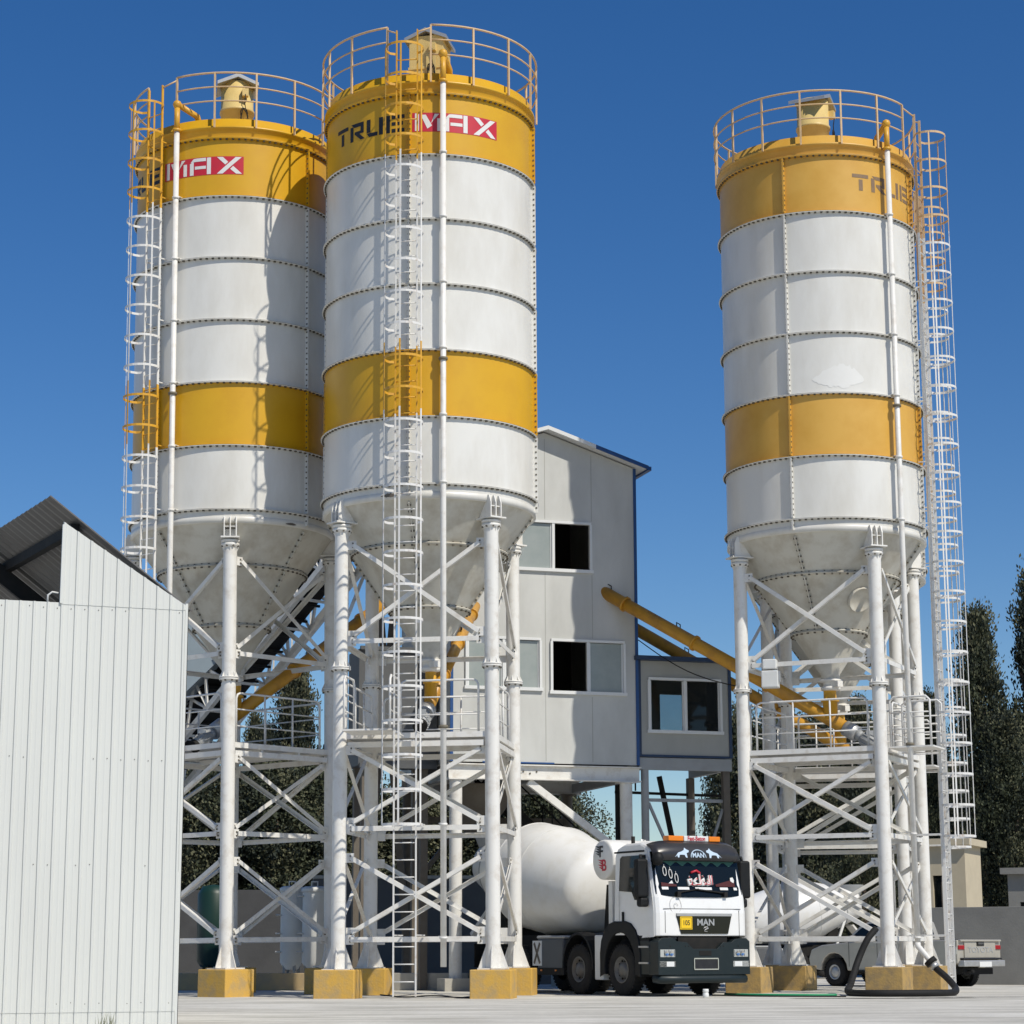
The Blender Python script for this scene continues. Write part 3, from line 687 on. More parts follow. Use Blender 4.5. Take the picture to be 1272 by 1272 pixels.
mb.box((LW / 2, DP / 2 + 0.1, ZB + 0.05), (LW - 0.21, DP - 0.25, 0.08)); mb.box((LW / 2, DP / 2 + 0.1, 8.5), (LW - 0.21, DP - 0.25, 0.08)); mb.box((LW / 2, DP - 0.03, 8.0), (LW - 0.25, 0.04, 6.3))
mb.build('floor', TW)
mb = MB().use(GREY); e_ = 0.28
hw = LW / 2 + 0.2; rs = (ZA - ZE) / (LW / 2); zt = ZA + 0.03
for sg in (-1, 1):
    z1 = zt - rs * hw
    mb.use(FRAMEW).prism([(LW / 2, zt), (LW / 2 + sg * hw, z1), (LW / 2 + sg * hw, z1 + 0.05), (LW / 2, zt + 0.05)][::sg], -e_, DP + 0.3)
rf = mb.build('roof', TW)
mb = MB()
for sg in (-1, 1):
    f0 = 0.0; zz = lambda x: zt - rs * x
    segs = [(0, 1.1, FRAMEW), (1.1, hw + 0.02, BLUE)] if sg > 0 else [(0, hw + 0.02, FRAMEW)]  # white stretch paints in the sunlit fascia, blue the shaded end
    for a, c, m in segs:
        mb.use(m).prism([(LW / 2 + sg * a, zz(a) - 0.02), (LW / 2 + sg * c, zz(c) - 0.02), (LW / 2 + sg * c, zz(c) + 0.065), (LW / 2 + sg * a, zz(a) + 0.065)][::sg], -e_ - 0.035, -e_ - 0.003)
    mb.use(BLUE).box((LW / 2 + sg * (hw + 0.045), DP / 2, zz(hw) + 0.0), (0.085, DP + 0.6, 0.09))
mb.build('fascia', rf)
mb = MB().use(BLUE)
for u in (0.015, LW - 0.015): mb.box((u, -0.012, (ZB + ZE) / 2), (0.065, 0.02, ZE - ZB)); 
mb.box((LW + 0.012, 0.05, (ZB + ZE) / 2), (0.022, 0.12, ZE - ZB))
mb.box((1.5, -0.012, ZB + 0.0), (1.6, 0.02, 0.03))
mb.build('corner_trim', TW)
def window(parent, u0, u1, z0, z1, panes, y=-0.03):
    """panes: list of glass material or None (open), left to right"""
    mb = MB().use(FRAMEW); t_ = 0.055
    mb.box(((u0 + u1) / 2, y + 0.03, z0 + 0.0), (u1 - u0 + 0.10, 0.13, 0.07)); mb.box(((u0 + u1) / 2, y + 0.03, z1), (u1 - u0 + 0.02, 0.10, t_))
    for u in (u0, u1): mb.box((u, y + 0.03, (z0 + z1) / 2), (t_, 0.10, z1 - z0 - 0.06))
    n = len(panes); wd = (u1 - u0) / n
    for i in range(1, n): mb.box((u0 + i * wd, y + 0.032, (z0 + z1) / 2), (0.06, 0.085, z1 - z0 - 0.06))
    f = mb.build('window', parent)
    for i, m in enumerate(panes):
        if m is None: continue
        a, c = u0 + i * wd, u0 + (i + 1) * wd
        p = MB().use(m); p.box(((a + c) / 2, y + 0.045, (z0 + z1) / 2), (wd - 0.06, 0.008, z1 - z0 - 0.08))
        p.use(FRAMEW)
        for u in (a + 0.045, c - 0.045): p.box((u, y + 0.04, (z0 + z1) / 2), (0.03, 0.03, z1 - z0 - 0.08))
        p.build('pane', f)
window(TW, *WIN[0], [GLASSM, None]); window(TW, *WIN[1], [GLASSM, GLASSM]); window(TW, *WIN[2], [None, GLASSM])
# orange drum of the elevator head seen in the dark upper window
mb = MB().use(Y_tube); mb.tube([(2.0, 0.9, 8.75), (3.0, 1.6, 8.75)], 0.42, 24); mb.build('machine_cover', TW)
# steel frame beneath
mb = MB().use(W_steel)
for y in (0.06, DP - 0.1):
    for z in (4.70, 4.40): mb.box((LW / 2, y, z), (LW + 0.1, 0.2, 0.025))
    mb.box((LW / 2, y, 4.55), (LW + 0.06, 0.02, 0.274))
mb.use(GREY)
for u in (0.12, LW / 2, LW - 0.12): mb.box((u, DP / 2, 4.52), (0.14, DP - 0.4, 0.2))
mb.use(BOLT)
for i in range(9): mb.box((0.9 + i * 0.12 + 0.03 * (i % 3), 0.04, 4.57 - 0.04 * (i % 2)), (0.03, 0.02, 0.03))
mb.build('floor_beam', TW)
for u, y, m, r in ((0.13, 0.06, W_steel, 0.135), (LW - 0.28, 0.06, W_steel, 0.135), (0.13, DP - 0.1, RUST, 0.13), (LW - 0.28, DP - 0.1, RUST, 0.13)):
    mb = MB().use(m); mb.lathe([(r, 0.25), (r, 4.36)], 22, c=(u, y, 0)); mb.box((u, y, 4.375), (0.38, 0.34, 0.022)); mb.use(CONC).box((u, y, 0.13), (0.62, 0.62, 0.26)); mb.build('column', TW)
mb = MB().use(W_steel); mb.bar((1.75, 0.1, 4.36), (LW - 0.35, 0.1, 2.85), 0.11, 0.15); mb.build('diagonal_brace', TW)
MB().use(RUST).bar((0.3, DP - 0.1, 3.75), (LW - 0.3, DP - 0.1, 3.75), 0.12, 0.15).build('tie_beam', TW)
MB().use(RUST).bar((0.2, DP - 0.13, 2.2), (1.9, DP - 0.13, 4.3), 0.1, 0.1).build('diagonal_brace', TW); MB().use(RUST).bar((2.3, DP - 0.13, 4.3), (LW - 0.4, DP - 0.13, 2.2), 0.12, 0.14).build('diagonal_brace', TW)
mb = MB().use(RUST); mb.lathe([(0.25, 3.35), (0.95, 4.3), (0.95, 4.38)], 20, c=(1.15, 2.0, 0)); mb.build('discharge_hopper', TW)
# stair
mb = MB().use(DARK)
A, B = Vector((1.4, 2.6, 4.55)), Vector((4.6, 2.6, 1.7))
for y in (2.3, 3.0): mb.bar((A.x, y, A.z), (B.x, y, B.z), 0.04, 0.18)
for i in range(13):
    p = A + (B - A) * ((i + 0.5) / 13); mb.box((p.x, 2.65, p.z + 0.03), (0.24, 0.68, 0.03))
for y in (2.3, 3.0):
    mb.tube([(A.x, y, A.z + 0.9), (B.x, y, B.z + 0.9)], 0.02, 6)
    for i in range(5): p = A + (B - A) * (i / 4); mb.tube([(p.x, y, p.z), (p.x, y, p.z + 0.9)], 0.016, 6)
mb.build('staircase', TW)
# rear annex seen dark between the silos
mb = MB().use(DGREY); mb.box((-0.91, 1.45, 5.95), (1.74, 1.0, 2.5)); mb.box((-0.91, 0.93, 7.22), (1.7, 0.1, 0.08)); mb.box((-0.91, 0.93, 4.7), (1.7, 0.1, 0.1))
mb.use(RUST)
for u in (-1.6, -0.3): mb.box((u, 1.1, 2.35), (0.16, 0.16, 4.7)); mb.box((u, 1.8, 2.35), (0.16, 0.16, 4.7))
mb.build('annex', TW)

# control cabin on its own stilts beside the tower
CB = empty('control_cabin', TW.matrix_basis @ Vector((0, 0, 0)) if False else (-1.31 + cos(BETA) * (LW + 0.035), 46.06 + sin(BETA) * (LW + 0.035), 0), BETA, label='small grey control cabin on stilts right of the tower, wide sliding window', cat='cabin')
CW, CD, CZ0, CZ1 = 2.17, 2.4, 4.95, 7.05
cw = (0.24, 1.93, 5.50, 6.66)
mb = MB().use(PANELC); hole_wall(mb, 0, CW, CZ0, CZ1, [cw], 0.06)
hole_wall(mb, 0, CW, CZ0, CZ1, [(1.36, 1.97, 5.72, 6.60)], CD - 0.1)
mb.box((0.05, CD / 2 + 0.03, (CZ0 + CZ1) / 2), (0.1, CD - 0.27, CZ1 - CZ0)); mb.box((CW - 0.05, CD / 2 + 0.03, (CZ0 + CZ1) / 2), (0.1, CD - 0.27, CZ1 - CZ0)); mb.box((CW / 2, CD / 2 + 0.03, CZ0 + 0.04), (CW - 0.21, CD - 0.27, 0.07))
mb.build('wall', CB)
MB().use(NAVY).box((CW / 2, CD / 2, CZ1 + 0.045), (CW + 0.22, CD + 0.3, 0.09)).build('roof', CB)
mb = MB().use(NAVY)
mb.box((0.02, 0.045, (CZ0 + CZ1) / 2), (0.07, 0.02, CZ1 - CZ0)); mb.box((CW - 0.02, 0.045, (CZ0 + CZ1) / 2), (0.07, 0.02, CZ1 - CZ0)); mb.use(NAVY).box((CW / 2, 0.045, CZ0 + 0.02), (CW - 0.12, 0.02, 0.05)); mb.build('corner_trim', CB)
window(CB, *cw, [GLASS, GLASSD], y=0.03)
mb = MB().use(GREY); mb.box((CW / 2, 0.12, 4.80), (CW, 0.12, 0.26)); mb.box((0.1, CD / 2, 4.80), (0.12, CD - 0.3, 0.24)); mb.box((CW - 0.1, CD / 2, 4.80), (0.12, CD - 0.3, 0.24)); mb.use(RUST).box((CW / 2, CD / 2 + 0.1, 4.89), (CW - 0.26, CD - 0.4, 0.05)); mb.build('floor_beam', CB)
for u, y, m in ((0.16, 0.16, GREY), (CW - 0.12, 0.16, RUST), (0.3, CD - 0.2, DARK), (CW - 0.14, CD - 0.2, RUST)):
    mb = MB().use(m)
    if u < 0.2: mb.lathe([(0.085, 0), (0.085, 4.67)], 16, c=(u, y, 0))
    else: mb.box((u, y, 2.34), (0.15, 0.15, 4.66))
    mb.build('column', CB)
for m, a, c, wd, h in ((GREY, (0.2, 0.16, 4.02), (CW - 0.2, 0.16, 4.02), 0.05, 0.07), (GREY, (0.24, 0.16, 3.96), (0.95, 0.16, 2.4), 0.05, 0.06), (GREY, (CW - 0.2, 0.16, 3.85), (1.45, 0.16, 2.4), 0.05, 0.05),
        (DARK, (0.2, CD - 0.2, 4.33), (CW + 0.8, CD - 0.2, 4.28), 0.05, 0.06), (DARK, (1.25, CD - 0.26, 4.7), (1.75, CD - 0.26, 2.3), 0.09, 0.1), (DARK, (1.7, CD - 0.2, 3.0), (CW, CD - 0.2, 3.08), 0.06, 0.12), (DARK, (0.62, CD - 0.4, 4.85), (0.62, CD - 0.4, 4.35), 0.03, 0.03)):
    MB().use(m).bar(a, c, wd, h).build('brace', CB)
# power line between cabin roof and silo
mb = MB().use(BELT); P0, P1 = at(793, 795, 48.0), at(918, 853, 44.5)
mb.tube([P0.lerp(P1, i / 10) - Vector((0, 0, 0.18 * sin(pi * i / 10))) for i in range(11)], 0.012, 5); mb.build('hanging_cable', label='thin dark cable sagging between the tower wall and the faded silo leg', cat='cable')

# ================================================================== belt conveyor behind the left silos
P0, P1 = at(120, 1055, 57.0), at(500, 585, 49.5)
BC = empty('belt_conveyor', P0, label='inclined belt conveyor truss with black belt rising behind the left silos', cat='conveyor')
d = (P1 - P0); LN = d.length; d.normalize(); hx_ = d.cross(Vector((0, 0, 1))).normalized(); up = hx_.cross(d)
mb = MB().use(W_steel); n = 14
def bp(s_, x, z): return d * s_ + hx_ * x + up * z
for x in (-0.6, 0.6):
    for z in (-0.45, 0.45): mb.bar(bp(0, x, z), bp(LN, x, z), 0.13, 0.13, up=up)
    for i in range(n):
        a, c = LN * i / n, LN * (i + 1) / n
        mb.bar(bp(a, x, -0.45), bp(c, x, 0.45) if i % 2 else bp((a + c) / 2, x, 0.45), 0.06, 0.06, up=up); mb.bar(bp(a, x, -0.45), bp(a, x, 0.45), 0.06, 0.06, up=up)
        mb.bar(bp((a + c) / 2, x, 0.45), bp(c, x, -0.45), 0.06, 0.06, up=up)
for i in range(n + 1): mb.bar(bp(LN * i / n, -0.6, -0.45), bp(LN * i / n, 0.6, -0.45), 0.06, 0.06)
mb.build('truss', BC)
mb = MB().use(BELT); mb.bar(bp(0.2, 0, 0.55), bp(LN - 0.2, 0, 0.55), 0.8, 0.03, up=up); mb.bar(bp(0.2, 0, -0.2), bp(LN - 0.2, 0, -0.2), 0.8, 0.03, up=up)
mb.build('belt', BC)
mb = MB().use(DARK)
for i in range(int(LN / 0.55)): mb.bar(bp(0.3 + i * 0.55, -0.45, 0.48), bp(0.3 + i * 0.55, 0.45, 0.48), 0.09, 0.09); mb.bar(bp(0.3 + i * 0.55, -0.45, -0.27), bp(0.3 + i * 0.55, 0.45, -0.27), 0.06, 0.06)
mb.build('roller_row', BC)
mb = MB().use(TANKW)
for k in range(10):
    a0, a1 = pi * k / 10, pi * (k + 1) / 10
    mb.poly([bp(LN * 0.60, 0.62 * cos(a0), 0.6 + 0.35 * sin(a0)), bp(LN, 0.62 * cos(a0), 0.6 + 0.35 * sin(a0)), bp(LN, 0.62 * cos(a1), 0.6 + 0.35 * sin(a1)), bp(LN * 0.60, 0.62 * cos(a1), 0.6 + 0.35 * sin(a1))])
sd = mb.build('rain_cover', BC); sm_ = sd.modifiers.new('thick', 'SOLIDIFY'); sm_.thickness = 0.02
mb = MB().use(W_steel)
for i in range(8):
    p = bp(LN * (0.45 + 0.06 * i), -0.95, 0); mb.bar(p, p + Vector((0, 0, 1.0)), 0.04, 0.04)
mb.bar(bp(LN * 0.45, -0.95, 0) + Vector((0, 0, 1)), bp(LN * 0.87, -0.95, 0) + Vector((0, 0, 1)), 0.04, 0.04); mb.bar(bp(LN * 0.40, -0.95, -0.1), bp(LN * 0.95, -0.95, -0.1), 0.1, 0.16)
mb.bar(bp(LN * 0.45, -0.95, 0) + Vector((0, 0, .5)), bp(LN * 0.87, -0.95, 0) + Vector((0, 0, .5)), 0.03, 0.03)
mb.build('guard_rail', BC)
for s_ in (0.93,):
    mb = MB().use(RUST); p = bp(LN * s_, 0, -0.5)
    for x in (-0.5, 0.5): mb.bar(p + hx_ * x, Vector((p.x + x * 1.2, p.y, -P0.z)), 0.16, 0.16)
    mb.build('support_leg', BC)
# blue grey aggregate hopper behind the left silo
q0, q1, q2, q3 = at(170, 905, 53), at(305, 765, 53), at(290, 805, 53), at(195, 890, 53)
AH = empty('aggregate_hopper', (q0.x + 1.2, 53.6, 0), label='blue grey sheet hopper side behind the left silo cone', cat='hopper')
mb = MB().use(mat('hopper_blue_grey', (0.27, 0.33, 0.37), 0.5, col2=(0.22, 0.26, 0.29), scale=1.2))
o = Vector((q0.x + 1.2, 53.6, 0))
pl = [at(160, 770, 53), at(292, 768, 53), at(282, 810, 53), at(222, 868, 53), at(160, 930, 53)]
f = [p - o for p in pl]; bk = [p + Vector((0, 1.6, 0)) for p in f]
nn = len(f); mb.add(f + bk, [tuple(range(nn))[::-1], tuple(range(nn, 2 * nn))] + [(i, (i + 1) % nn, nn + (i + 1) % nn, nn + i) for i in range(nn)])
mb.build('hopper_body', AH)
mb = MB().use(DARK)
for x in (-0.9, 0.9): mb.box((x, 0.8, 2.8), (0.16, 0.16, 5.6))
mb.build('support_leg', AH)

# ================================================================== shed at left
SA = Vector((at(216, 1278, 25.2).x, 25.2, 0)); SB_ = R_(20)
SH = empty('corrugated_shed', SA, SB_ + pi, label='white corrugated sheet shed wall with cut out corner and dark roof underside', cat='shed')
# local x runs left along the wall (image right to left), y into the shed is negative
Zc = at(224, 750, 25.2).z
def sheet_profile(Lw, pitch=0.157):
    pts = []; u = 0.0
    while u < Lw - 1e-6:
        pts += [(u, 0.0), (u + 0.008, 0.018), (u + 0.026, 0.018), (u + 0.034, 0.0)]
        pts += [(u + 0.085, 0.0), (u + 0.09, 0.0015), (u + 0.10, 0.0015), (u + 0.105, 0.0)]
        u += pitch
    return pts
prof = sheet_profile(4.0)
cut_u = 1.49; rake = 0.80
def topz(u):
    if u <= cut_u: return Zc - 0.02 + u * 0.625
    return Zc - 0.055 + 0.0 * u
mb = MB().use(SHEDW)
def sheet(mb, z0f, z1f, off=0.0):
    vs = []; fs = []
    for (u, h) in prof:
        vs += [(u, h + off, z0f(u)), (u, h + off, z1f(u))]
    for i in range(len(prof) - 1):
        if prof[i][0] < cut_u < prof[i + 1][0] and z1f(prof[i][0]) - z1f(prof[i + 1][0]) > 0.3: pass
        fs.append((2 * i, 2 * i + 2, 2 * i + 3, 2 * i + 1))
    mb.add(vs, fs)
sheet(mb, lambda u: 1.72, lambda u: Zc - 0.06, 0.0)
sheet(mb, lambda u: 0.18, lambda u: 1.74, 0.006)
sheet(mb, lambda u: 0.0, lambda u: 0.19, 0.0)
# raised gable piece
pr0 = prof; prof = [p for p in pr0 if p[0] <= cut_u]
sheet(mb, lambda u: Zc - 0.08, topz, 0.006)
prof = pr0
mb.use(BOLT)
k = 0
for z in (0.28, 1.80, 3.0, Zc - 0.12):
    for i in range(25):
        if random.random() < 0.5: mb.box((0.07 + i * 0.157, 0.006, z + random.uniform(-0.01, 0.01)), (0.009, 0.010, 0.009))
wl = mb.build('wall_sheet', SH); sm_ = wl.modifiers.new('thick', 'SOLIDIFY'); sm_.thickness = 0.004; sm_.offset = -1
mb = MB().use(SHEDW); mb.box((-0.015, -0.04, Zc / 2), (0.03, 0.11, Zc)); mb.box((cut_u - 0.045, 0.012, Zc + 0.39), (0.03, 0.04, 0.92)); mb.use(DARK).box((-0.04, -0.10, Zc / 2 - 0.02), (0.02, 0.1, Zc - 0.1)); mb.build('edge_trim', SH)
# side wall running back from the corner and steel posts
mb = MB().use(SHEDW); mb.box((0.02, -3.1, Zc / 2), (0.02, 6.0, Zc)); mb.build('side_wall', SH)
# roof as one corrugated slope seen from below
iv = (Matrix.Translation(SA) @ Matrix.Rotation(SB_ + pi, 4, 'Z')).inverted()
Apt = at(62, 617, 25.0); Bpt = at(228, 752, 25.35)
dd = Vector((-sin(R_(28)), cos(R_(28)), 0))
rk = Bpt - Apt
NV = 60; mb = MB().use(SHEDR); vs = []; fs = []; LEN = 9.0; nrm = rk.cross(dd).normalized()
if nrm.z < 0: nrm = -nrm
npt = 180
for i in range(npt + 1):
    s_ = LEN * i / npt; h = (0.0, 0.03, 0.03, 0.0)[i % 4]
    for e0 in (Apt - rk * 0.0, Bpt + rk * 0.06): vs.append(iv @ (e0 + dd * s_ + nrm * h))
for i in range(npt): fs.append((2 * i, 2 * i + 2, 2 * i + 3, 2 * i + 1))
mb.add(vs, fs); rf = mb.build('roof', SH); sm_ = rf.modifiers.new('thick', 'SOLIDIFY'); sm_.thickness = 0.008
mb = MB().use(DARK)
for f_ in (0.24, 0.78): mb.bar(iv @ (Apt + rk * f_ + dd * 0.12 - nrm * 0.07), iv @ (Apt + rk * f_ + dd * LEN - nrm * 0.07), 0.1, 0.12)
for s_ in (3.1, 6.4): mb.bar(iv @ (Apt + dd * s_ - nrm * 0.2), iv @ (Bpt + dd * s_ - nrm * 0.2), 0.16, 0.2)
mb.build('roof_beam', SH)
mb = MB().use(W_steel); 
for f in (0.2, 2.2):
    mb.box((f, -0.25, 2.0), (0.12, 0.12, 4.0))
mb.build('post', SH)
mb = MB().use(FRAMEW); hq = iv @ at(62, 742, 25.3)
mb.tube([hq + Vector((0.02, -0.03, -0.1)), hq + Vector((0.02, -0.03, 0.03)), hq + Vector((-0.03, -0.03, 0.07)), hq + Vector((-0.10, -0.03, 0.06))], 0.012, 6); mb.build('hook', SH)
# grass tuft at the foot of the shed
mb = MB().use(GRASS); gp = at(130, 1272, 24.6); 
for i in range(26):
    a = random.uniform(-0.5, 0.5); x = random.uniform(-0.1, 0.1); h = random.uniform(0.1, 0.22)
    p = Vector((x, random.uniform(-0.05, 0.05), 0)); t_ = p + Vector((sin(a) * h * 0.7, random.uniform(-0.03, 0.03), h))
    mb.poly([p + Vector((-0.005, 0, 0)), p + Vector((0.005, 0, 0)), t_])
o = mb.build('grass_tuft', label='pale dry grass tuft at the foot of the shed wall', cat='grass'); o.location = (gp.x, gp.y, 0)

# ================================================================== mixer truck
def wheel_at(root, x, y, r=0.52, wdt=0.30, double=False, rimm=None):
    sg = -1 if y < 0 else 1
    X = Matrix.Rotation(-sg * pi / 2, 3, 'X')       # lathe axis -> y outward
    c = (x, y, r)
    mb = MB().use(TYRE); ww = wdt * (2.1 if double else 1)
    off = 0
    mb.lathe([(0.30, -wdt / 2), (r - 0.05, -wdt / 2 + 0.0), (r - 0.01, -wdt / 2 + 0.04), (r, -wdt / 2 + 0.08), (r, wdt / 2 - 0.08), (r - 0.01, wdt / 2 - 0.04), (r - 0.06, wdt / 2), (r * 0.53, wdt / 2 - 0.01), (r * 0.50, wdt / 2 - 0.03)], 40, c=c, X=X)
    for k in range(36):
        a = 2 * pi * k / 36
        for s_ in (-1, 1): mb.box(Vector(c) + Vector((cos(a) * (r - 0.004), s_ * wdt * 0.28, sin(a) * (r - 0.004))), (0.02, wdt * 0.36, 0.05), Matrix.Rotation(-a, 3, 'Y'))
    ty = mb.build('tyre'); 
    rm = MB().use(rimm or RIM); k_ = r * 0.50
    rm.lathe([(k_ + 0.01, wdt / 2 - 0.005), (k_ - 0.02, wdt / 2), (k_ - 0.05, wdt / 2 - 0.07), (0.17, wdt / 2 - 0.09 if not double else wdt / 2 - 0.2), (0.15, wdt / 2 - 0.02), (0.08, wdt / 2), (0, wdt / 2)], 32, c=c, X=X)
    rm.use(DARK)
    for j in range(10):
        a = 2 * pi * j / 10; rm.box(Vector(c) + Vector((cos(a) * 0.20, sg * (wdt / 2 - 0.08), sin(a) * 0.20)), (0.035, 0.05, 0.035), Matrix.Rotation(-a, 3, 'Y'))
    W = bpy.data.objects.new('wheel', None); COL.objects.link(W); W.parent = root
    ty.parent = W; rr = rm.build('rim', W)
    return W

def make_truck(label, detail=True):
    T = empty('mixer_truck', label=label, cat='truck', group='concrete mixer trucks')
    TALL = Matrix.Diagonal((1, 1, 1.149, 1)); MB.DEF = TALL
    HW = 1.21
    # cab shell : side profile swept across with rounded edges
    side = [(-0.30, 1.16), (-0.30, 2.70), (-0.22, 2.82), (0.1, 2.895), (0.75, 2.90), (1.02, 2.86), (1.16, 2.78), (1.36, 2.03), (1.43, 1.84), (1.47, 1.55), (1.47, 1.12), (1.0, 1.10), (0.75, 1.16)]
    mb = MB().use(TRIM)
    secs = [(-HW, 0.10), (-HW + 0.03, 0.05), (-HW + 0.10, 0.015), (-0.8, 0.0), (0.8, 0.0), (HW - 0.10, 0.015), (HW - 0.03, 0.05), (HW, 0.10)]
    vs = []; ns = len(side)
    for y, ins in secs:
        for (x, z) in side:
            xx = x - (ins * 1.3 if x > 0.9 else 0) + (ins if x < 0 else 0); zz = z - (ins * 0.8 if z > 2.6 else 0) + 0
            tp = 1 - 0.055 * max(0, (z - 1.9))        # tumblehome
            vs.append((xx, y * tp, zz))
    fs = []
    for i in range(len(secs) - 1):
        for j in range(ns):
            j2 = (j + 1) % ns; fs.append((i * ns + j, i * ns + j2, (i + 1) * ns + j2, (i + 1) * ns + j))
    fs.append(tuple(range(ns))); fs.append(tuple(range((len(secs) - 1) * ns, len(secs) * ns))[::-1])
    mb.add(vs, fs)
    cabo = mb.build('cab', T, bevel=0.02)
    # windscreen, curved slightly
    def scr(y, z, off=0.02):
        x = 1.36 + (2.03 - z) * (0.20 / 0.77) if z > 2.03 else 1.36 + (2.03 - z) * 0.37
        return Vector((x - 0.08 * (abs(y) / HW) ** 5 + off + 0.012, y, z))
    def scr_patch(mb, y0, y1, z0f, z1f, off, n=14):
        vs = []; fs = []
        for i in range(n + 1):
            y = y0 + (y1 - y0) * i / n; za, zb = z0f(y), z1f(y)
            for j in range(5): z = za + (zb - za) * j / 4; vs.append(scr(y, z, off))
        for i in range(n):
            for j in range(4): a = i * 5 + j; fs.append((a, a + 5, a + 6, a + 1))
        mb.add(vs, fs, True)
    mb = MB().use(GLASSD); scr_patch(mb, -1.15, 1.15, lambda y: 1.84 + 0.05 * (y / 1.1) ** 4, lambda y: 2.70, 0.012)
    ws = mb.build('windscreen', T)
    if detail:
        mb = MB().use(DASH)
        scr_patch(mb, -1.0, -0.62, lambda y: 2.045, lambda y: 2.12 - 0.1 * (y + 1), 0.034); scr_patch(mb, 0.42, 0.95, lambda y: 2.05, lambda y: 2.09 + 0.2 * (y - 0.42), 0.034)
        mb.use(TEAL)
        scr_patch(mb, -0.95, 1.02, lambda y: 2.47 + 0.035 * sin(y * 20), lambda y: 2.60, 0.022, 60)
        mb.use(WLET)
        for (ya, yb) in ((-1.0, -0.84), (-0.6, -0.3), (-0.14, 0.3), (0.52, 0.74), (0.9, 1.0)): scr_patch(mb, ya, yb, lambda y: 1.985, lambda y: 2.035, 0.034, 3)
        mb.build('dashboard', ws)
        # decals on the screen
        mb = MB().use(WLET)
        for (y, z) in ((-0.88, 2.33), (-0.74, 2.28), (-0.60, 2.20)):
            pts = [scr(y + 0.04 * sin(a), z + 0.085 * cos(a), 0.037) for a in [i * pi / 9 for i in range(19)]]; mb.tube(pts, 0.009, 5)
            mb.tube([scr(y, z + 0.09, 0.037), scr(y, z + 0.13, 0.037)], 0.006, 5); mb.build('decal', ws); mb = MB().use(WLET)
        pp = lambda pts, off: mb.poly([scr(a, c, off) for a, c in pts])
        pp([(0.84, 2.16), (0.92, 2.12), (0.95, 2.17), (0.92, 2.23), (0.84, 2.22)], 0.038); mb.build('decal', ws); mb = MB().use(WLET); pp([(-0.82, 2.1), (-0.70, 2.1), (-0.73, 2.16)], 0.038); mb.build('decal', ws); mb = MB().use(WLET)
        # script sticker: white outline below red strokes
        ar = [[(0.33, 2.08), (0.33, 2.26)], [(0.27, 2.26), (0.27, 2.10), (0.20, 2.08), (0.17, 2.12), (0.22, 2.17), (0.24, 2.10)], [(0.17, 2.10), (0.06, 2.08), (0.05, 2.15), (0.11, 2.18), (0.12, 2.10)], [(0.02, 2.28), (0.02, 2.09), (-0.08, 2.08)], [(-0.06, 2.20), (-0.16, 2.14), (-0.08, 2.09), (-0.2, 2.07)], [(-0.2, 2.09), (-0.29, 2.08), (-0.30, 2.16), (-0.22, 2.17), (-0.21, 2.10)], [(-0.26, 2.22), (-0.25, 2.225)], [(0.10, 2.24), (0.105, 2.245)]]
        for st in ar: mb.tube([scr(a, c, 0.030) for a, c in st], 0.028, 6)
        mb.use(RED)
        for st in ar: mb.tube([scr(a, c, 0.046) for a, c in st], 0.015, 6)
        mb.build('decal', ws); MB().use(RED).tube([scr(-0.2, 2.31, .04), scr(-0.05, 2.35, .04), scr(0.06, 2.30, .02)], 0.022, 6).build('decal', ws)
        mb = MB().use(BELT)
        for y in (-0.62, 0.62):
            mb.box(scr(y, 1.90, 0.05), (0.07, 0.09, 0.10)); mb.bar(scr(y, 1.93, 0.06), scr(y + 0.55 if y < 0 else y - 0.8, 2.0, 0.05), 0.025, 0.02)
        mb.build('wiper', T)
    # sun visor
    mb = MB().use(VISOR); n = 16; vs = []; fs = []
    for i in range(n + 1):
        y = -1.14 + 2.28 * i / n; q_ = (abs(y) / 1.14) ** 6; c = 0.06 * (abs(y) / 1.14) ** 5
        for (x, z) in ((1.20, 2.54), (1.35, 2.56), (1.28, 2.74), (1.19, 2.84), (1.05, 2.90)): vs.append((x - c + 0.02, y, z - 0.08 * q_ * (1 if z > 2.6 else 0)))
    for i in range(n):
        for j in range(4): a = i * 5 + j; fs.append((a, a + 1, a + 6, a + 5))
    mb.add(vs, fs, True)
    vo = mb.build('sun_visor', T); sm_ = vo.modifiers.new('thick', 'SOLIDIFY'); sm_.thickness = 0.03
    if detail:
        vx = lambda y, z: Vector((1.405 - 0.06 * (abs(y) / 1.14) ** 5 - (0.07 / 0.19) * (z - 2.56) - 0.35 * max(0, z - 2.75), y, z))
        mb = MB().use(STICK)
        for sg in (-1, 1):
            dog = [(.63, 2.53), (.52, 2.64), (.43, 2.665), (.36, 2.70), (.33, 2.755), (.30, 2.72), (.23, 2.69), (.24, 2.655), (.30, 2.63), (.295, 2.53), (.335, 2.53), (.36, 2.59), (.42, 2.595), (.49, 2.59), (.515, 2.53), (.55, 2.53), (.555, 2.58)]
            MB().use(STICK).poly([vx(sg * a - (0.02), 2.59 + (c - 2.53) * 0.85) for a, c in dog][::sg]).build('decal', vo)
        mb.tube([vx(-0.02 + 0.20 * cos(a), 2.59 + 0.15 * sin(a)) for a in [i * pi / 16 for i in range(17)]], 0.012, 5)
        text_mb('MAN', 0.13, STICK, face_X(vx(-0.02, 2.635), (0, 1, 0), (-0.26, 0, 1)), 0.004, None, 1.1, 0.003).build('lettering', vo)
        mb.build('decal', vo)
    # roof beacon bar
    mb = MB().use(AMBER); mb.box((1.0, -0.42, 2.965), (0.22, 0.40, 0.10)); mb.box((1.0, 0.62, 2.965), (0.22, 0.30, 0.10))
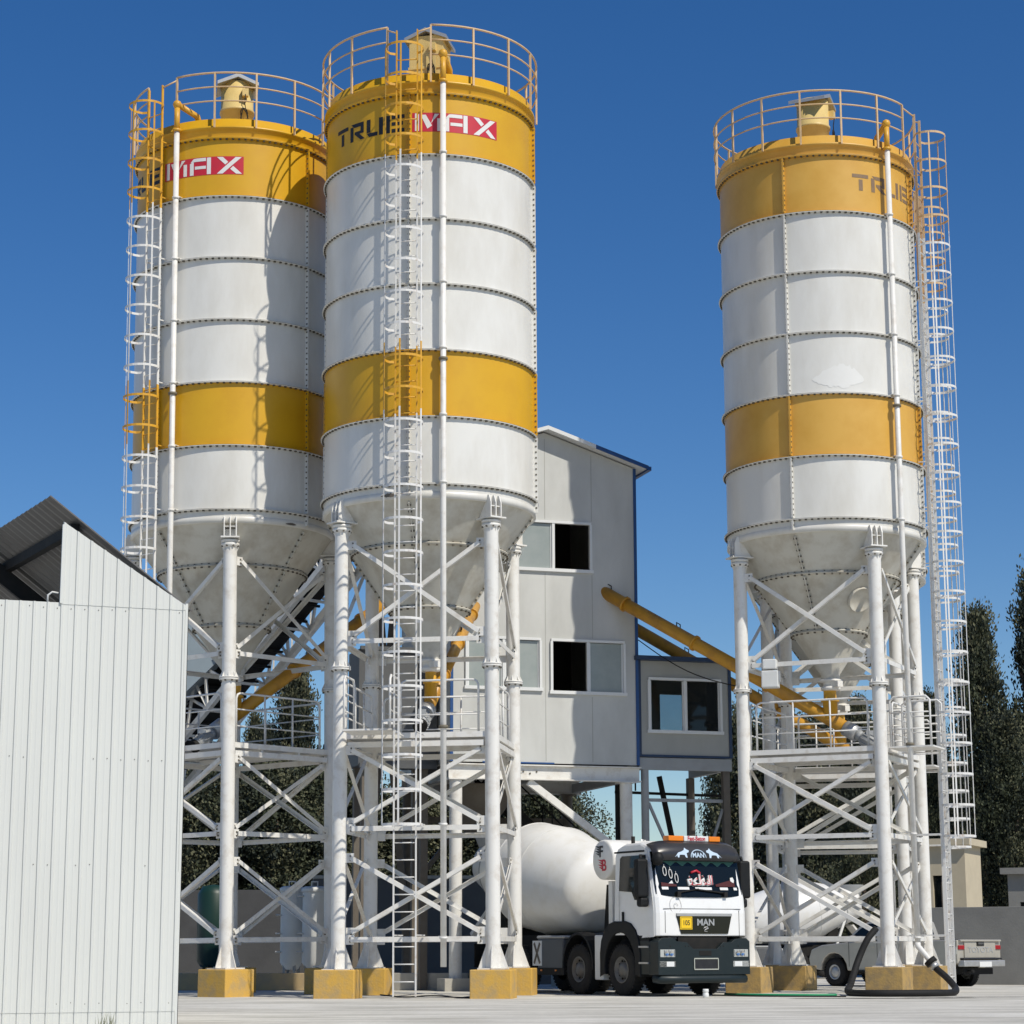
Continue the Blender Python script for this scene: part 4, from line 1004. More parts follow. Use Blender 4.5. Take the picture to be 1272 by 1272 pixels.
    mb.use(WLET).box((1.0, 0.13, 2.965), (0.20, 0.66, 0.105)); mb.use(DARK).box((1.0, 0.1, 2.902), (0.16, 1.3, 0.03)); bb = mb.build('beacon_bar', T, bevel=0.015)
    if detail:
        mb = text_mb('Fast-Beton', 0.115, RED, face_X((1.105, 0.13, 2.965), (0, 1, 0)), 0.003, None, 0.95, 0.002); mb.build('lettering', bb)
    # grille
    mb = MB().use(GLASSD); mb.add([(1.490, -0.70, 1.50), (1.490, 0.76, 1.50), (1.49, 0.66, 1.16), (1.49, -0.58, 1.16), (1.45, -0.70, 1.50), (1.45, 0.76, 1.50), (1.45, 0.66, 1.16), (1.45, -0.58, 1.16)], [(0, 3, 2, 1), (0, 1, 5, 4), (1, 2, 6, 5), (2, 3, 7, 6), (3, 0, 4, 7)])
    mb.use(GREY).box((1.485, 0.03, 1.515), (0.05, 1.46, 0.05))
    gl = mb.build('grille', T)
    if detail:
        mb = text_mb('MAN', 0.17, GALV, face_X((1.494, 0.06, 1.37), (0, 1, 0)), 0.008, None, 1.25, 0.004)
        mb.use(GALV).tube([(1.5, 0.0, 1.25), (1.5, 0.02, 1.28), (1.5, 0.10, 1.29), (1.5, 0.12, 1.26), (1.5, 0.04, 1.24), (1.5, 0.02, 1.21), (1.5, 0.1, 1.20)], 0.009, 5); mb.build('emblem', gl)
        mb = MB().use(PLY); mb.box((1.50, -0.46, 1.36), (0.02, 0.32, 0.24)); pl_ = mb.build('number_plate', T, bevel=0.006)
        mb = text_mb('105', 0.13, BLK, face_X((1.511, -0.46, 1.36), (0, 1, 0)), 0.001, None, 1.0, 0.002)
        mb.use(BLK)
        for z in (1.262, 1.458): mb.box((1.511, -0.46, z), (0.002, 0.28, 0.007))
        for y in (-0.60, -0.32): mb.box((1.511, y, 1.36), (0.002, 0.007, 0.19))
        mb.build('lettering', pl_)
        mb = MB().use(mat('decal_grey', (0.45, 0.44, 0.42), 0.5)); mb.tube([Vector((1.465 if c < 1.66 else 1.48 - (c - 1.55) * 0.14, a, c)) for a, c in [(-0.70 + 0.15 * cos(i * pi / 12), 1.69 + 0.155 * sin(i * pi / 12)) for i in range(24)]], 0.004, 5, closed=True)
        mb.tube([Vector((1.468, -0.70 + 0.05 * cos(i * pi / 6), 1.68 + 0.05 * sin(i * pi / 6))) for i in range(9)], 0.004, 5)
        mb.build('decal', cabo)
        mb = MB().use(BLK)
        for yy in (-0.98,): pass
        # panel gap lines on the front
        mb.box((1.462, 0.0, 1.625), (0.006, 2.05, 0.010)); mb.box((1.462, 0.98, 1.35), (0.006, 0.010, 0.5)); mb.box((1.462, -0.98, 1.38), (0.006, 0.010, 0.4)); mb.build('panel_gap', cabo)
    # bumper
    mb = MB().use(BUMP)
    bpts = [(-1.21, 0.40), (1.21, 0.40), (1.21, 1.02), (1.12, 1.08), (0.82, 1.06), (0.72, 1.00), (0.50, 1.00), (0.34, 0.88), (-0.30, 0.88), (-0.46, 1.00), (-0.72, 1.02), (-0.82, 1.08), (-1.12, 1.08), (-1.21, 1.02)]
    vs = [(1.52, y, z) for y, z in bpts] + [(1.15, y, z) for y, z in bpts]; nb = len(bpts)
    mb.add(vs, [tuple(range(nb)), tuple(range(nb, 2 * nb))[::-1]] + [(i, nb + i, nb + (i + 1) % nb, (i + 1) % nb) for i in range(nb)])
    mb.box((0.98, -1.185, 0.72), (0.4, 0.06, 0.62)); mb.box((0.98, 1.185, 0.72), (0.4, 0.06, 0.62))
    mb.use(DARK).box((1.40, 0.02, 0.98), (0.06, 1.3, 0.26)); mb.box((1.522, 0.02, 0.80), (0.012, 0.32, 0.09))
    for y in (-0.9, -0.5, -0.42, 0.42, 0.5, 0.9):
        mb.box((1.523, y, 0.93), (0.012, 0.025, 0.025))
    bo = mb.build('bumper', T, bevel=0.025)
    mb = MB().use(CHROME); 
    for z in (0.50, 0.70): mb.box((1.53, 0.03, z), (0.025, 0.64, 0.022))
    for y in (-0.285, 0.345): mb.box((1.53, y, 0.60), (0.025, 0.022, 0.18))
    mb.use(BLK).box((1.524, 0.03, 0.60), (0.008, 0.60, 0.17)); mb.build('plate_frame', bo)
    for sg in (-1, 1):
        mb = MB().use(LAMPG); mb.box((1.49, sg * 0.97, 0.80), (0.07, 0.38, 0.14)); mb.use(CHROME)
        for y in (0.88, 1.0): mb.lathe([(0.0, 0.0), (0.05, 0.02)], 14, c=(1.528, sg * y, 0.80), X=Matrix.Rotation(pi / 2, 3, 'Y'))
        mb.use(BLK)
        for y in (0.80, 0.94, 1.06): mb.box((1.527, sg * y, 0.80), (0.004, 0.012, 0.12))
        mb.build('headlight', T, bevel=0.01)
        mb = MB().use(LAMPG); mb.box((1.485, sg * 0.97, 0.60), (0.07, 0.42, 0.11)); mb.use(FRAMEW).box((1.523, sg * 0.90, 0.60), (0.004, 0.2, 0.09)); mb.build('fog_lamp', T, bevel=0.01)
    mb = MB().use(BUMP); mb.tube([(1.30, -1.2, 0.33), (1.45, -1.1, 0.32), (1.5, -0.6, 0.32), (1.5, 0.6, 0.32), (1.45, 1.1, 0.32), (1.3, 1.2, 0.33)], 0.075, 12); mb.build('under_run_bar', T)
    # side details both sides
    for sg in (-1, 1):
        Y = lambda z, e=0.006: sg * (HW * (1 - 0.055 * max(0, z - 1.9)) + e)
        mb = MB().use(GLASSD); pts = [(-0.02, 1.98), (-0.02, 2.60), (0.05, 2.64), (1.00, 2.64), (1.10, 2.2), (1.14, 1.78), (0.62, 1.80), (0.5, 1.95)]
        mb.poly([(x, Y(z), z) for x, z in pts][::sg]); mb.build('side_window', T)
        mb = MB().use(PLAST); mb.box((0.15, sg * (HW + 0.012), 1.49), (0.05, 0.03, 0.18)); mb.build('door_handle', T)
        mb = MB().use(PLAST); pts = [(-0.27, 2.70), (0.95, 2.70), (0.95, 2.735), (-0.27, 2.735)]
        mb.poly([(x, Y(z), z) for x, z in pts][::sg]); mb.build('rain_gutter', T)
        mb = MB().use(BLK).poly([(x, Y(z, .004), z) for x, z in ((-0.02, 1.17), (-0.008, 1.17), (-0.008, 1.98), (-0.02, 1.98))][::sg]); mb.build('door_gap', T)
        # mirror
        mb = MB().use(PLAST); mb.box((1.12, sg * (HW + 0.16), 2.20), (0.20, 0.28, 0.72)); mb.box((1.10, sg * (HW + 0.11), 1.75), (0.2, 0.22, 0.18)); mr = mb.build('mirror', T, bevel=0.05)
        mb = MB().use(PLAST); mb.tube([(0.95, sg * HW * 0.95, 2.62), (1.08, sg * (HW + 0.14), 2.62), (1.12, sg * (HW + 0.15), 2.5)], 0.028, 8); mb.tube([(1.10, sg * (HW - 0.02), 1.76), (1.12, sg * (HW + 0.12), 1.80), (1.12, sg * (HW + 0.14), 1.9)], 0.028, 8); mb.build('bracket', mr)
        if sg < 0:
            mb = MB().use(PLAST); mb.lathe([(0.0, -0.14), (0.10, -0.11), (0.14, 0.0), (0.10, 0.10), (0.0, 0.13)], 16, c=(1.42, sg * 1.12, 2.56)); mb.tube([(1.2, sg * 1.1, 2.66), (1.42, sg * 1.14, 2.66), (1.42, sg * 1.12, 2.6)], 0.025, 6); mb.build('mirror', T)
        # fender
        mb = MB().use(PLAST)
        n = 14; vs = []; fs = []
        for i in range(n + 1):
            a = R_(-12) + R_(204) * i / n
            for (r, yy) in ((0.62, 0.0), (0.82 + 0.10 * abs(sin(2 * a)) ** 1.5, 0.0), (0.82 + 0.10 * abs(sin(2 * a)) ** 1.5, -0.32), (0.62, -0.32)):
                vs.append((0.02 + r * cos(a) * 1.0, sg * (HW + 0.03 + yy), 0.54 + r * sin(a) * 1.05))
        for i in range(n):
            for j in range(4): a = i * 4 + j; b2 = i * 4 + (j + 1) % 4; fs.append((a, b2, b2 + 4, a + 4))
        mb.add(vs, fs); fd = mb.build('mud_guard', T, bevel=0.02)
        # steps
        mb = MB().use(PLAST); mb.box((0.95, sg * (HW - 0.10), 0.82), (0.42, 0.2, 0.62)); mb.use(GALV)
        for z in (0.62, 0.92): mb.box((0.98, sg * (HW + 0.015), z), (0.36, 0.05, 0.035))
        mb.build('entry_step', T)
        # second axle guard and boxes
        mb = MB().use(PLAST); vs = []; fs = []
        for i in range(n + 1):
            a = R_(-5) + R_(190) * i / n
            for (r, yy) in ((0.62, 0.0), (0.67, 0.0), (0.67, -0.36), (0.62, -0.36)): vs.append((-1.80 + r * cos(a), sg * (HW + yy), 0.54 + r * sin(a)))
        for i in range(n):
            for j in range(4): a = i * 4 + j; b2 = i * 4 + (j + 1) % 4; fs.append((a, b2, b2 + 4, a + 4))
        mb.add(vs, fs); mb.build('mud_guard', T)
        mb = MB().use(W_steel if False else TANKW); mb.box((-0.90, sg * (HW - 0.12), 0.72), (0.34, 0.24, 0.86)); mb.build('air_tank_box', T, bevel=0.03)
        mb = MB().use(DGREY); mb.box((-3.05, sg * (HW - 0.30), 0.78), (1.15, 0.56, 0.62)); mb.use(GREY).box((-3.05, sg * (HW - 0.32), 1.12), (1.25, 0.6, 0.06)); fu = mb.build('fuel_tank', T, bevel=0.06)
        mb = MB().use(DARK); mb.box((-3.1, sg * (HW - 0.03), 0.44), (1.4, 0.06, 0.14)); mb.use(AMBER)
        for x in (-2.75, -3.4): mb.box((x, sg * (HW + 0.005), 0.46), (0.07, 0.02, 0.03))
        mb.build('side_rail', T)
        mb = MB().use(WLET); mb.box((-3.62, sg * (HW - 0.02), 0.80), (0.42, 0.02, 0.50)); mb.use(RUST)
        for s_ in (-1, 1): mb.bar((-3.75, sg * (HW - 0.005), 0.80 - s_ * 0.2), (-3.49, sg * (HW - 0.005), 0.80 + s_ * 0.2), 0.012, 0.06)
        mb.build('warning_board', T)
    MB.DEF = None
    for x, dbl in ((0, 0), (-1.80, 0), (-4.5, 1), (-5.85, 1)):
        for sg in (-1, 1): wheel_at(T, x, sg * 1.03, 0.56, 0.31 if not dbl else 0.34, bool(dbl))
    # chassis
    MB.DEF = TALL
    mb = MB().use(DARK)
    for y in (-0.42, 0.42): mb.box((-2.7, y, 0.92), (7.6, 0.09, 0.28))
    for x in (0, -1.8, -4.5, -5.85): mb.box((x, 0, 0.52), (0.16, 1.9, 0.16))
    mb.box((-3.9, 0, 1.1), (5.2, 0.9, 0.14)); mb.box((0.5, 0, 0.8), (1.6, 1.4, 0.5)); mb.build('chassis', T)
    # drum
    MB.DEF = None
    ax0, ax1 = Vector((-2.3, 0, 2.30)), Vector((-7.95, 0, 3.14)); dv = (ax1 - ax0).normalized()
    X = dv.to_track_quat('Z', 'Y').to_matrix()
    pr = [(0.0, 0.10), (0.35, 0.12), (0.75, 0.22), (0.93, 0.36), (1.0, 0.5), (1.295, 2.15), (1.305, 2.2), (1.305, 3.3), (1.295, 3.35), (0.66, 5.45), (0.64, 5.55), (0.0, 5.5)]
    mb = MB().use(DRUM); mb.lathe(pr, 72, c=ax0, X=X)
    for z, r in ((2.17, 1.302), (3.33, 1.30)): mb.lathe([(r, z - 0.02), (r + 0.012, z - 0.01), (r + 0.012, z + 0.01), (r, z + 0.02)], 72, c=ax0, X=X)
    mb.use(GREY).lathe([(0.80, 4.62), (0.88, 4.64), (0.88, 4.78), (0.78, 4.80)], 60, c=ax0, X=X)
    mb.build('drum', T, label=None)
    mb = MB().use(BLK if detail else DRUM)
    if detail:
        for (s_, a) in ((3.0, 0.30), (2.75, 0.22), (2.5, 0.16), (2.2, 0.10)):
            for dz in (0, 0.10):
                p = ax0 + X @ Vector((-1.178 * cos(a), 0, s_ + dz)) if False else None
    # supports for the drum
    MB.DEF = TALL
    MB().use(DARK).prism([(-1.95, 1.1), (-1.45, 1.1), (-1.6, 2.15), (-1.8, 2.15)], -0.4, 0.4).build('drum_support', T); MB().use(DARK).prism([(-6.9, 1.0), (-6.1, 1.0), (-6.35, 2.1), (-6.6, 2.1)], -0.55, 0.55).build('drum_support', T)
    # water tank across behind the cab
    Xy = Matrix.Rotation(pi / 2, 3, 'X')
    MB.DEF = None; mb = MB().use(DRUM); mb.lathe([(0.0, -1.045), (0.41, -1.04), (0.445, -1.02), (0.45, -0.99), (0.45, 0.99), (0.445, 1.02), (0.41, 1.04), (0.0, 1.045)], 36, c=(-0.95, 0, 3.0), X=Xy)
    wt = mb.build('water_tank', T)
    if detail:
        for ch, m, x, z in (('F', BLK, -1.0, 3.17), ('B', RED, -0.88, 2.86)):
            mb = text_mb(ch, 0.36, m, face_X((x, -1.051, z), (1, 0, 0)), 0.004, None, 1.0, 0.006)
            mb.use(m)
            for k in range(4):
                zz = z - 0.08 + 0.055 * k; mb.poly([(x - 0.08, -1.053, zz), (x - 0.22 - 0.04 * (k % 2), -1.053, zz + 0.06), (x - 0.08, -1.053, zz + 0.05)])
            mb.build('lettering', wt)
    MB.DEF = TALL
    mb = MB().use(DRUM)
    for y in (-0.8, 0.8): MB().use(DRUM).box((-0.95, y, 1.65), (0.16, 0.08, 1.1)).build('tank_bracket', T)
    MB().use(DARK).tube([(-0.5, -0.5, 2.6), (-0.5, -0.5, 3.06)], 0.045, 8).build('exhaust_stack', T); mb.use(TRIM).tube([(-0.95, 0.02, 2.90), (-0.95, 0.02, 3.02), (-0.95, 0.12, 3.02), (-0.95, 0.12, 2.9)], 0.02, 6); mb.build('lifting_eye', wt)
    # rear hopper, chute
    mb = MB().use(GREY); mb.lathe([(0.25, 2.55), (0.62, 3.35), (0.62, 3.4)], 20, c=(-7.55, 0, 0)); mb.use(DRUM).bar((-7.5, 0, 1.9), (-8.3, -0.2, 1.2), 0.5, 0.08)
    mb.use(DRUM)
    for y in (-0.6, 0.6): mb.bar((-6.6, y, 1.2), (-7.4, y, 3.0), 0.10, 0.10)
    mb.build('loading_hopper', T)
    mb = MB().use(BELT); mb.box((-6.75, 0, 0.75), (0.03, 2.3, 0.5)); mb.build('rear_flap', T)
    MB.DEF = None
    return T
T1 = make_truck('white concrete mixer truck facing the camera between the silos, dark windscreen with stickers')
TA = R_(30)
T1.scale = (0.84,) * 3
fw = Vector((sin(TA), -cos(TA), 0)); lf = Vector((cos(TA), sin(TA), 0))
near = Vector((2.0, 41.2, 0)); org = near + lf * (1.19 * 0.84)
T1.location = org; T1.rotation_euler = (0, 0, atan2(fw.y, fw.x))
T2 = make_truck('second white mixer truck parked in the shade behind the faded silo, drum seen between legs', detail=False)
fw2 = Vector((-0.96, -0.28, 0)); T2.rotation_euler = (0, 0, atan2(fw2.y, fw2.x)); T2.location = (5.9, 75.0, gz(7, 75)); T2.scale = (0.8,) * 3

# ================================================================== pickup
def make_pickup():
    T = empty('pickup_truck', label='silver pickup truck parked by the yard wall behind the ladder foot', cat='pickup')
    HW = 0.90
    mb = MB().use(SILV)
    # x forward, tail at -1.9 , nose at 3.3 ; body side profile
    body = [(-1.95, 0.62), (-1.95, 1.22), (0.02, 1.22), (1.75, 1.18), (2.75, 1.10), (3.12, 0.98), (3.22, 0.75), (3.18, 0.48), (2.85, 0.45)]
    arch = lambda cx: [(cx + 0.47 * cos(a), 0.42 + 0.47 * sin(a)) for a in [pi * i / 8 for i in range(9)]]
    prof = [(-1.95, 0.62), (-1.95, 1.22), (0.02, 1.22), (1.75, 1.18), (2.75, 1.10), (3.12, 0.98), (3.22, 0.75), (3.18, 0.48)] + arch(2.3)[0:] + [(1.7, 0.42), (-0.35, 0.42)] + arch(-0.85) + [(-1.5, 0.55)]
    mb.prism(prof, -HW, HW)
    bd = mb.build('body', T, bevel=0.04)
    mb = MB().use(BELT); mb.box((-0.98, 0, 1.205), (1.75, 1.5, 0.05)); mb.build('load_bed', T)
    cab = [(0.0, 1.2), (0.12, 1.72), (0.35, 1.78), (1.05, 1.77), (1.45, 1.60), (1.95, 1.17)]
    mb = MB().use(SILV); ns = len(cab); vs = []
    for y, k in ((-HW + 0.02, 0), (HW - 0.02, 0)):
        for x, z in cab: vs.append((x, y * (1 - 0.16 * max(0, (z - 1.2) / 0.6)), z))
    mb.add(vs, [tuple(range(ns)), tuple(range(ns, 2 * ns))[::-1]] + [(i, ns + i, ns + (i + 1) % ns, (i + 1) % ns) for i in range(ns)]); mb.build('cab', T, bevel=0.05)
    yy = lambda z, sg, e=0.012: sg * ((HW - 0.02) * (1 - 0.16 * max(0, (z - 1.2) / 0.6)) + e)
    for sg in (-1, 1):
        mb = MB().use(GLASSD)
        for pts in ([(0.15, 1.26), (0.24, 1.66), (0.70, 1.68), (0.72, 1.26)], [(0.78, 1.26), (0.78, 1.68), (1.10, 1.66), (1.40, 1.52), (1.72, 1.26)]): mb.poly([(x, yy(z, sg), z) for x, z in pts][::sg])
        mb.build('side_window', T)
        mb = MB().use(SILV); mb.box((1.55, sg * (HW + 0.06), 1.28), (0.10, 0.2, 0.14)); mb.build('mirror', T, bevel=0.03)
        mb = MB().use(TAILR); mb.box((-1.93, sg * 0.74, 1.03), (0.10, 0.27, 0.11)); mb.use(LAMPG).box((-1.86, sg * 0.89, 0.95), (0.14, 0.05, 0.2)); mb.build('tail_light', T, bevel=0.015)
        mb = MB().use(LAMPG); mb.box((3.02, sg * 0.72, 0.86), (0.26, 0.30, 0.16)); mb.build('headlight', T, bevel=0.03)
        for x in (2.3, -0.85): wheel_at(T, x, sg * 0.76, 0.38, 0.26, rimm=CHROME if False else GALV)
        mb = MB().use(DARK); mb.box((0.7, sg * (HW + 0.02), 0.40), (1.7, 0.12, 0.05)); mb.build('side_step', T)
        mb = MB().use(BLK)
        for x in (0.75, 1.75): mb.box((x, sg * (HW + 0.002), 0.86), (0.012, 0.006, 0.66))
        mb.use(SILV).box((0.95, sg * (HW + 0.012), 1.05), (0.16, 0.03, 0.03)); mb.build('door_gap', T)
    mb = MB().use(GLASSD); mb.poly([(0.01, -0.62, 1.30), (0.01, 0.62, 1.30), (0.085, 0.58, 1.66), (0.085, -0.58, 1.66)]); mb.build('rear_window', T)
    mb = MB().use(GLASSD); mb.poly([(1.49, -0.70, 1.60), (1.49, 0.70, 1.60), (1.94, 0.80, 1.21), (1.94, -0.80, 1.21)]); mb.build('windscreen', T)
    mb = MB().use(SILV); mb.box((-1.965, 0, 0.98), (0.05, 1.28, 0.44)); mb.box((-1.98, 0, 1.205), (0.10, 1.68, 0.05)); tg = mb.build('tailgate', T, bevel=0.015)
    mb = text_mb('TOYOTA', 0.20, GREY, face_X((-1.995, 0, 0.96), (0, -1, 0)), 0.004, None, 1.25, 0.002); mb.build('lettering', tg)
    mb = MB().use(DARK); mb.box((-1.995, 0, 1.12), (0.02, 0.3, 0.10)); mb.use(CHROME).box((-2.01, 0, 1.13), (0.02, 0.22, 0.05)); mb.build('handle', tg)
    mb = MB().use(GALV); mb.box((-2.02, 0, 0.62), (0.22, 1.7, 0.16)); mb.use(BLK).box((-2.0, 0, 0.74), (0.16, 1.6, 0.05)); bp_ = mb.build('rear_bumper', T, bevel=0.03)
    mb = MB().use(WLET); mb.box((-2.14, 0, 0.60), (0.02, 0.50, 0.13)); mb.build('licence_plate', bp_)
    mb = MB().use(BELT); mb.box((0.2, 0, 0.42), (4.2, 1.2, 0.16)); mb.tube([(-1.3, 0.3, 0.42), (-2.1, 0.45, 0.42)], 0.04, 8); mb.build('underbody', T)
    mb = MB().use(PLAST); mb.box((3.16, 0, 0.52), (0.14, 1.7, 0.24)); mb.build('front_bumper', T, bevel=0.04)
    return T
PK = make_pickup(); PA = R_(40)
fwp = Vector((-sin(PA), cos(PA), 0)); tail = at(1219, 1200, 58.0)
PK.rotation_euler = (0, 0, atan2(fwp.y, fwp.x)); PK.location = (tail.x - 0 + fwp.x * 2.0, 58.0 + fwp.y * 2.0, -0.17)

# ================================================================== hoses, puddle, small things
HO = empty('delivery_hose', (0, 0, 0), label='thick black delivery hose looping from the filler pipe along the ground', cat='hose')
pp = pol(2.195, camdir(*c3_) + R_(43), 0.95) + Vector((*c3_, 0)); dh = Vector((0.9, -0.43, 0)).normalized()
st = pp + dh * 0.25 - Vector((0, 0, 0.37))
G = lambda px, Y, z=0.06: Vector((at(px, 1200, Y).x, Y, z))
path = [st, st + dh * 0.10 - Vector((0, 0, 0.12)), G(1176, 41.6, 0.30), G(1186, 41.0, 0.12), G(1182, 40.4), G(1160, 40.0), G(1120, 39.8), G(1080, 39.9), G(1058, 40.4), G(1052, 40.9, 0.09), G(1056, 41.5, 0.2), G(1066, 41.9, 0.62), G(1078, 42.0, 1.0), G(1090, 42.1, 1.22)]
def smooth(p, n=6):
    out = []
    for i in range(len(p) - 1):
        a, b_, c, e = p[max(i - 1, 0)], p[i], p[i + 1], p[min(i + 2, len(p) - 1)]
        for k in range(n):
            t_ = k / n; out.append(0.5 * ((2 * b_) + (c - a) * t_ + (2 * a - 5 * b_ + 4 * c - e) * t_ ** 2 + (3 * b_ - a - 3 * c + e) * t_ ** 3))
    out.append(p[-1]); return out
MB().use(BELT).tube(smooth(path), 0.063, 14).build('hose', HO)
mb = MB().use(DARK); mb.tube([st - dh * 0.04 + Vector((0, 0, 0.05)), st + dh * 0.02 - Vector((0, 0, 0.02))], 0.12, 18); mb.use(GALV).tube([st + dh * 0.02 - Vector((0, 0, 0.02)), st + dh * 0.08 - Vector((0, 0, 0.10))], 0.088, 16); mb.build('hose_flange', HO)
mb = MB().use(HOSEG); mb.tube(smooth([G(900, 41.6, 0.02), G(925, 41.0, 0.02), G(965, 40.6, 0.02), G(1005, 40.5, 0.02), G(1038, 40.6, 0.02)]), 0.022, 8); mb.build('garden_hose', label='thin green hose lying on the ground right of the truck', cat='hose')
mb = MB().use(BELT); mb.tube(smooth([G(884, 41.0, 0.015), G(930, 40.2, 0.015), G(985, 39.8, 0.015), G(1050, 39.6, 0.015)]), 0.014, 6); mb.build('power_cord', label='thin black cord on the ground in front of the green hose', cat='cord')
mb = MB().use(BELT); mb.tube(smooth([G(470, 42.4, 0.012), G(488, 41.0, 0.012), G(497, 40.2, 0.012), G(515, 40.4, 0.012), G(530, 41.2, 0.012), G(548, 41.0, 0.012), G(562, 40.0, 0.012), G(580, 39.6, 0.012), G(592, 40.2, 0.012)]), 0.013, 6); mb.build('power_cord', label='black cord snaking on the ground beside the ladder foot', cat='cord')
pm_ = mat('wet_concrete', (0.10, 0.10, 0.09), 0.18, col2=(0.2, 0.19, 0.17), scale=3)
mb = MB().use(pm_)
def blob(mb, px0, px1, Y, hw_, z):
    n = 28; a = []; b_ = []
    for i in range(n + 1):
        f = i / n; p = G(px0 + (px1 - px0) * f, Y, z); k = hw_ * (sin(pi * f) ** 0.6) * (0.6 + 0.5 * random.random()) + 0.01
        a.append(p + Vector((0, k, 0))); b_.append(p - Vector((0, k, 0)))
    mb.add(a + b_, [(i, n + 1 + i, n + 2 + i, i + 1) for i in range(n)])
blob(mb, 975, 1215, 38.6, 0.22, 0.004); blob(mb, 1120, 1300, 39.2, 0.12, 0.008)
mb.build('puddle', kind='structure')
mb = MB().use(WLET); mb.lathe([(0, 0), (0.05, 0), (0.055, 0.02), (0.055, 0.07), (0.045, 0.08), (0.045, 0.09), (0.055, 0.1), (0.05, 0.15), (0.0, 0.15)], 14)
o = mb.build('paper_cup', label='small white cup standing on the ground before the truck wheels', cat='cup'); o.location = at(876, 1200, 39.6); o.location.z = 0
# boxes hung on the right silo
for (px, py, Y, sx, sz) in ((957, 838, 43.3, 0.28, 0.52),):
    p = at(px, py, Y)
    B_ = empty('electrical_box', p, R_(-15), label='white electrical box hung on the brace beside the faded silo leg', cat='box')
    MB().use(TANKW).box((0, 0, -0.1), (0.34, 0.25, 0.34)).build('housing', B_, bevel=0.02); MB().use(TANKW).box((0, 0, 0.2), (0.28, 0.24, 0.2)).build('cover', B_, bevel=0.02); MB().use(GALV).box((0.19, -0.05, -0.05), (0.03, 0.1, 0.22)).build('door', B_)
# kerbs and low walls
def wallbox(name, p0, p1, z0, z1, th, m, label, cat, cap=None):
    p0 = Vector((*p0, 0)); p1 = Vector((*p1, 0)); d = p1 - p0; L = d.length; a = atan2(d.y, d.x)
    W = empty(name, p0, a, label=label, cat=cat)
    MB().use(m).box((L / 2, 0, (z0 + z1) / 2), (L, th, z1 - z0)).build('wall', W, bevel=0.01)
    if cap: MB().use(cap).box((L / 2, 0, z1 + 0.04), (L, th + 0.08, 0.08)).build('coping', W, bevel=0.01)
    return W
wallbox('kerb_wall', (-9.2, 48.4), (-3.7, 47.4), 0, 0.36, 0.25, KERBM, 'low ochre kerb wall behind the left silo legs', 'kerb', None)
wallbox('yard_wall', (10.8, 64.0), (24.0, 56.5), -0.3, 1.98, 0.25, WALLG, 'plain grey yard wall behind the pickup at right', 'wall')
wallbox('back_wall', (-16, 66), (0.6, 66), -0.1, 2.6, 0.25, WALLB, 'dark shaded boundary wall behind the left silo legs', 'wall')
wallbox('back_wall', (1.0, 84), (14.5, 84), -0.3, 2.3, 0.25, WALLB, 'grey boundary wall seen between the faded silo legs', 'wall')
wallbox('bin_wall', (-4.9, 54.0), (5.2, 55.4), 0, 2.55, 0.3, DGREY, 'dark aggregate bin wall behind the ladder foot of the nearest silo, right part added as dark below the truck', 'wall', CONC)  # right part added so the gap under the truck reads as dark shade
wallbox('low_concrete_wall', (-2.9, 47.6), (-0.9, 46.9), 0, 0.36, 0.3, CONC, 'low bare concrete wall behind the ladder of the nearest silo', 'wall')
# tanks
for px, Y, m, lab, h, r in ((362, 48.9, TANKW, 'narrow white water tank standing left of the lidded one behind the left silo', 2.18, 0.25), (390, 48.4, TANKW, 'white water tank with handled lid beside the left leg of the nearest silo', 2.16, 0.265)):
    p = at(px, 1180, Y); K = empty('water_tank', (p.x, p.y, 0), label=lab, cat='tank', group='water tanks behind the left silo')
    MB().use(m).lathe([(r * 0.6, 0.42), (r, 0.58), (r, h - 0.1), (r * 0.96, h), (0, h + 0.03)], 32).build('shell', K)
    MB().use(m).lathe([(r + 0.004, h - 0.08), (r + 0.03, h - 0.07), (r + 0.03, h + 0.01), (r * 0.8, h + 0.05), (0, h + 0.06)], 32).build('lid', K)
    MB().use(m).tube([(-0.06, -0.1, h + 0.05), (-0.06, -0.1, h + 0.15), (0.07, -0.1, h + 0.15), (0.07, -0.1, h + 0.05)], 0.014, 6).build('handle', K)
    mb = MB().use(GREY)
    for a in range(4): mb.box((r * 0.7 * cos(a * pi / 2 + .5), r * 0.7 * sin(a * pi / 2 + .5), 0.28), (0.06, 0.06, 0.50))
    mb.build('stand', K)
    mb = MB().use(m)
    for z in (0.8, 1.2, 1.6, 2.0): mb.tube([(-r * 0.85, -r * 0.5, z), (-r * 1.3, -r * 0.75, z), (-r * 1.05, -r * 0.2, z)], 0.015, 6)
    mb.build('step_rung', K)
p = at(264, 1180, 58.5); K = empty('pressure_tank', (p.x, p.y, 0), label='dark green upright pressure tank in the shade behind the shed corner', cat='tank')
MB().use(GREEN).lathe([(0.0, 0.35), (0.3, 0.4), (0.42, 0.55), (0.42, 2.3), (0.3, 2.5), (0, 2.55)], 28).build('shell', K)
mb = MB().use(DARK); [mb.box((0.3 * cos(a), 0.3 * sin(a), 0.22), (0.07, 0.07, 0.45)) for a in (0.4, 2.5, 4.6)]; mb.build('stand', K)
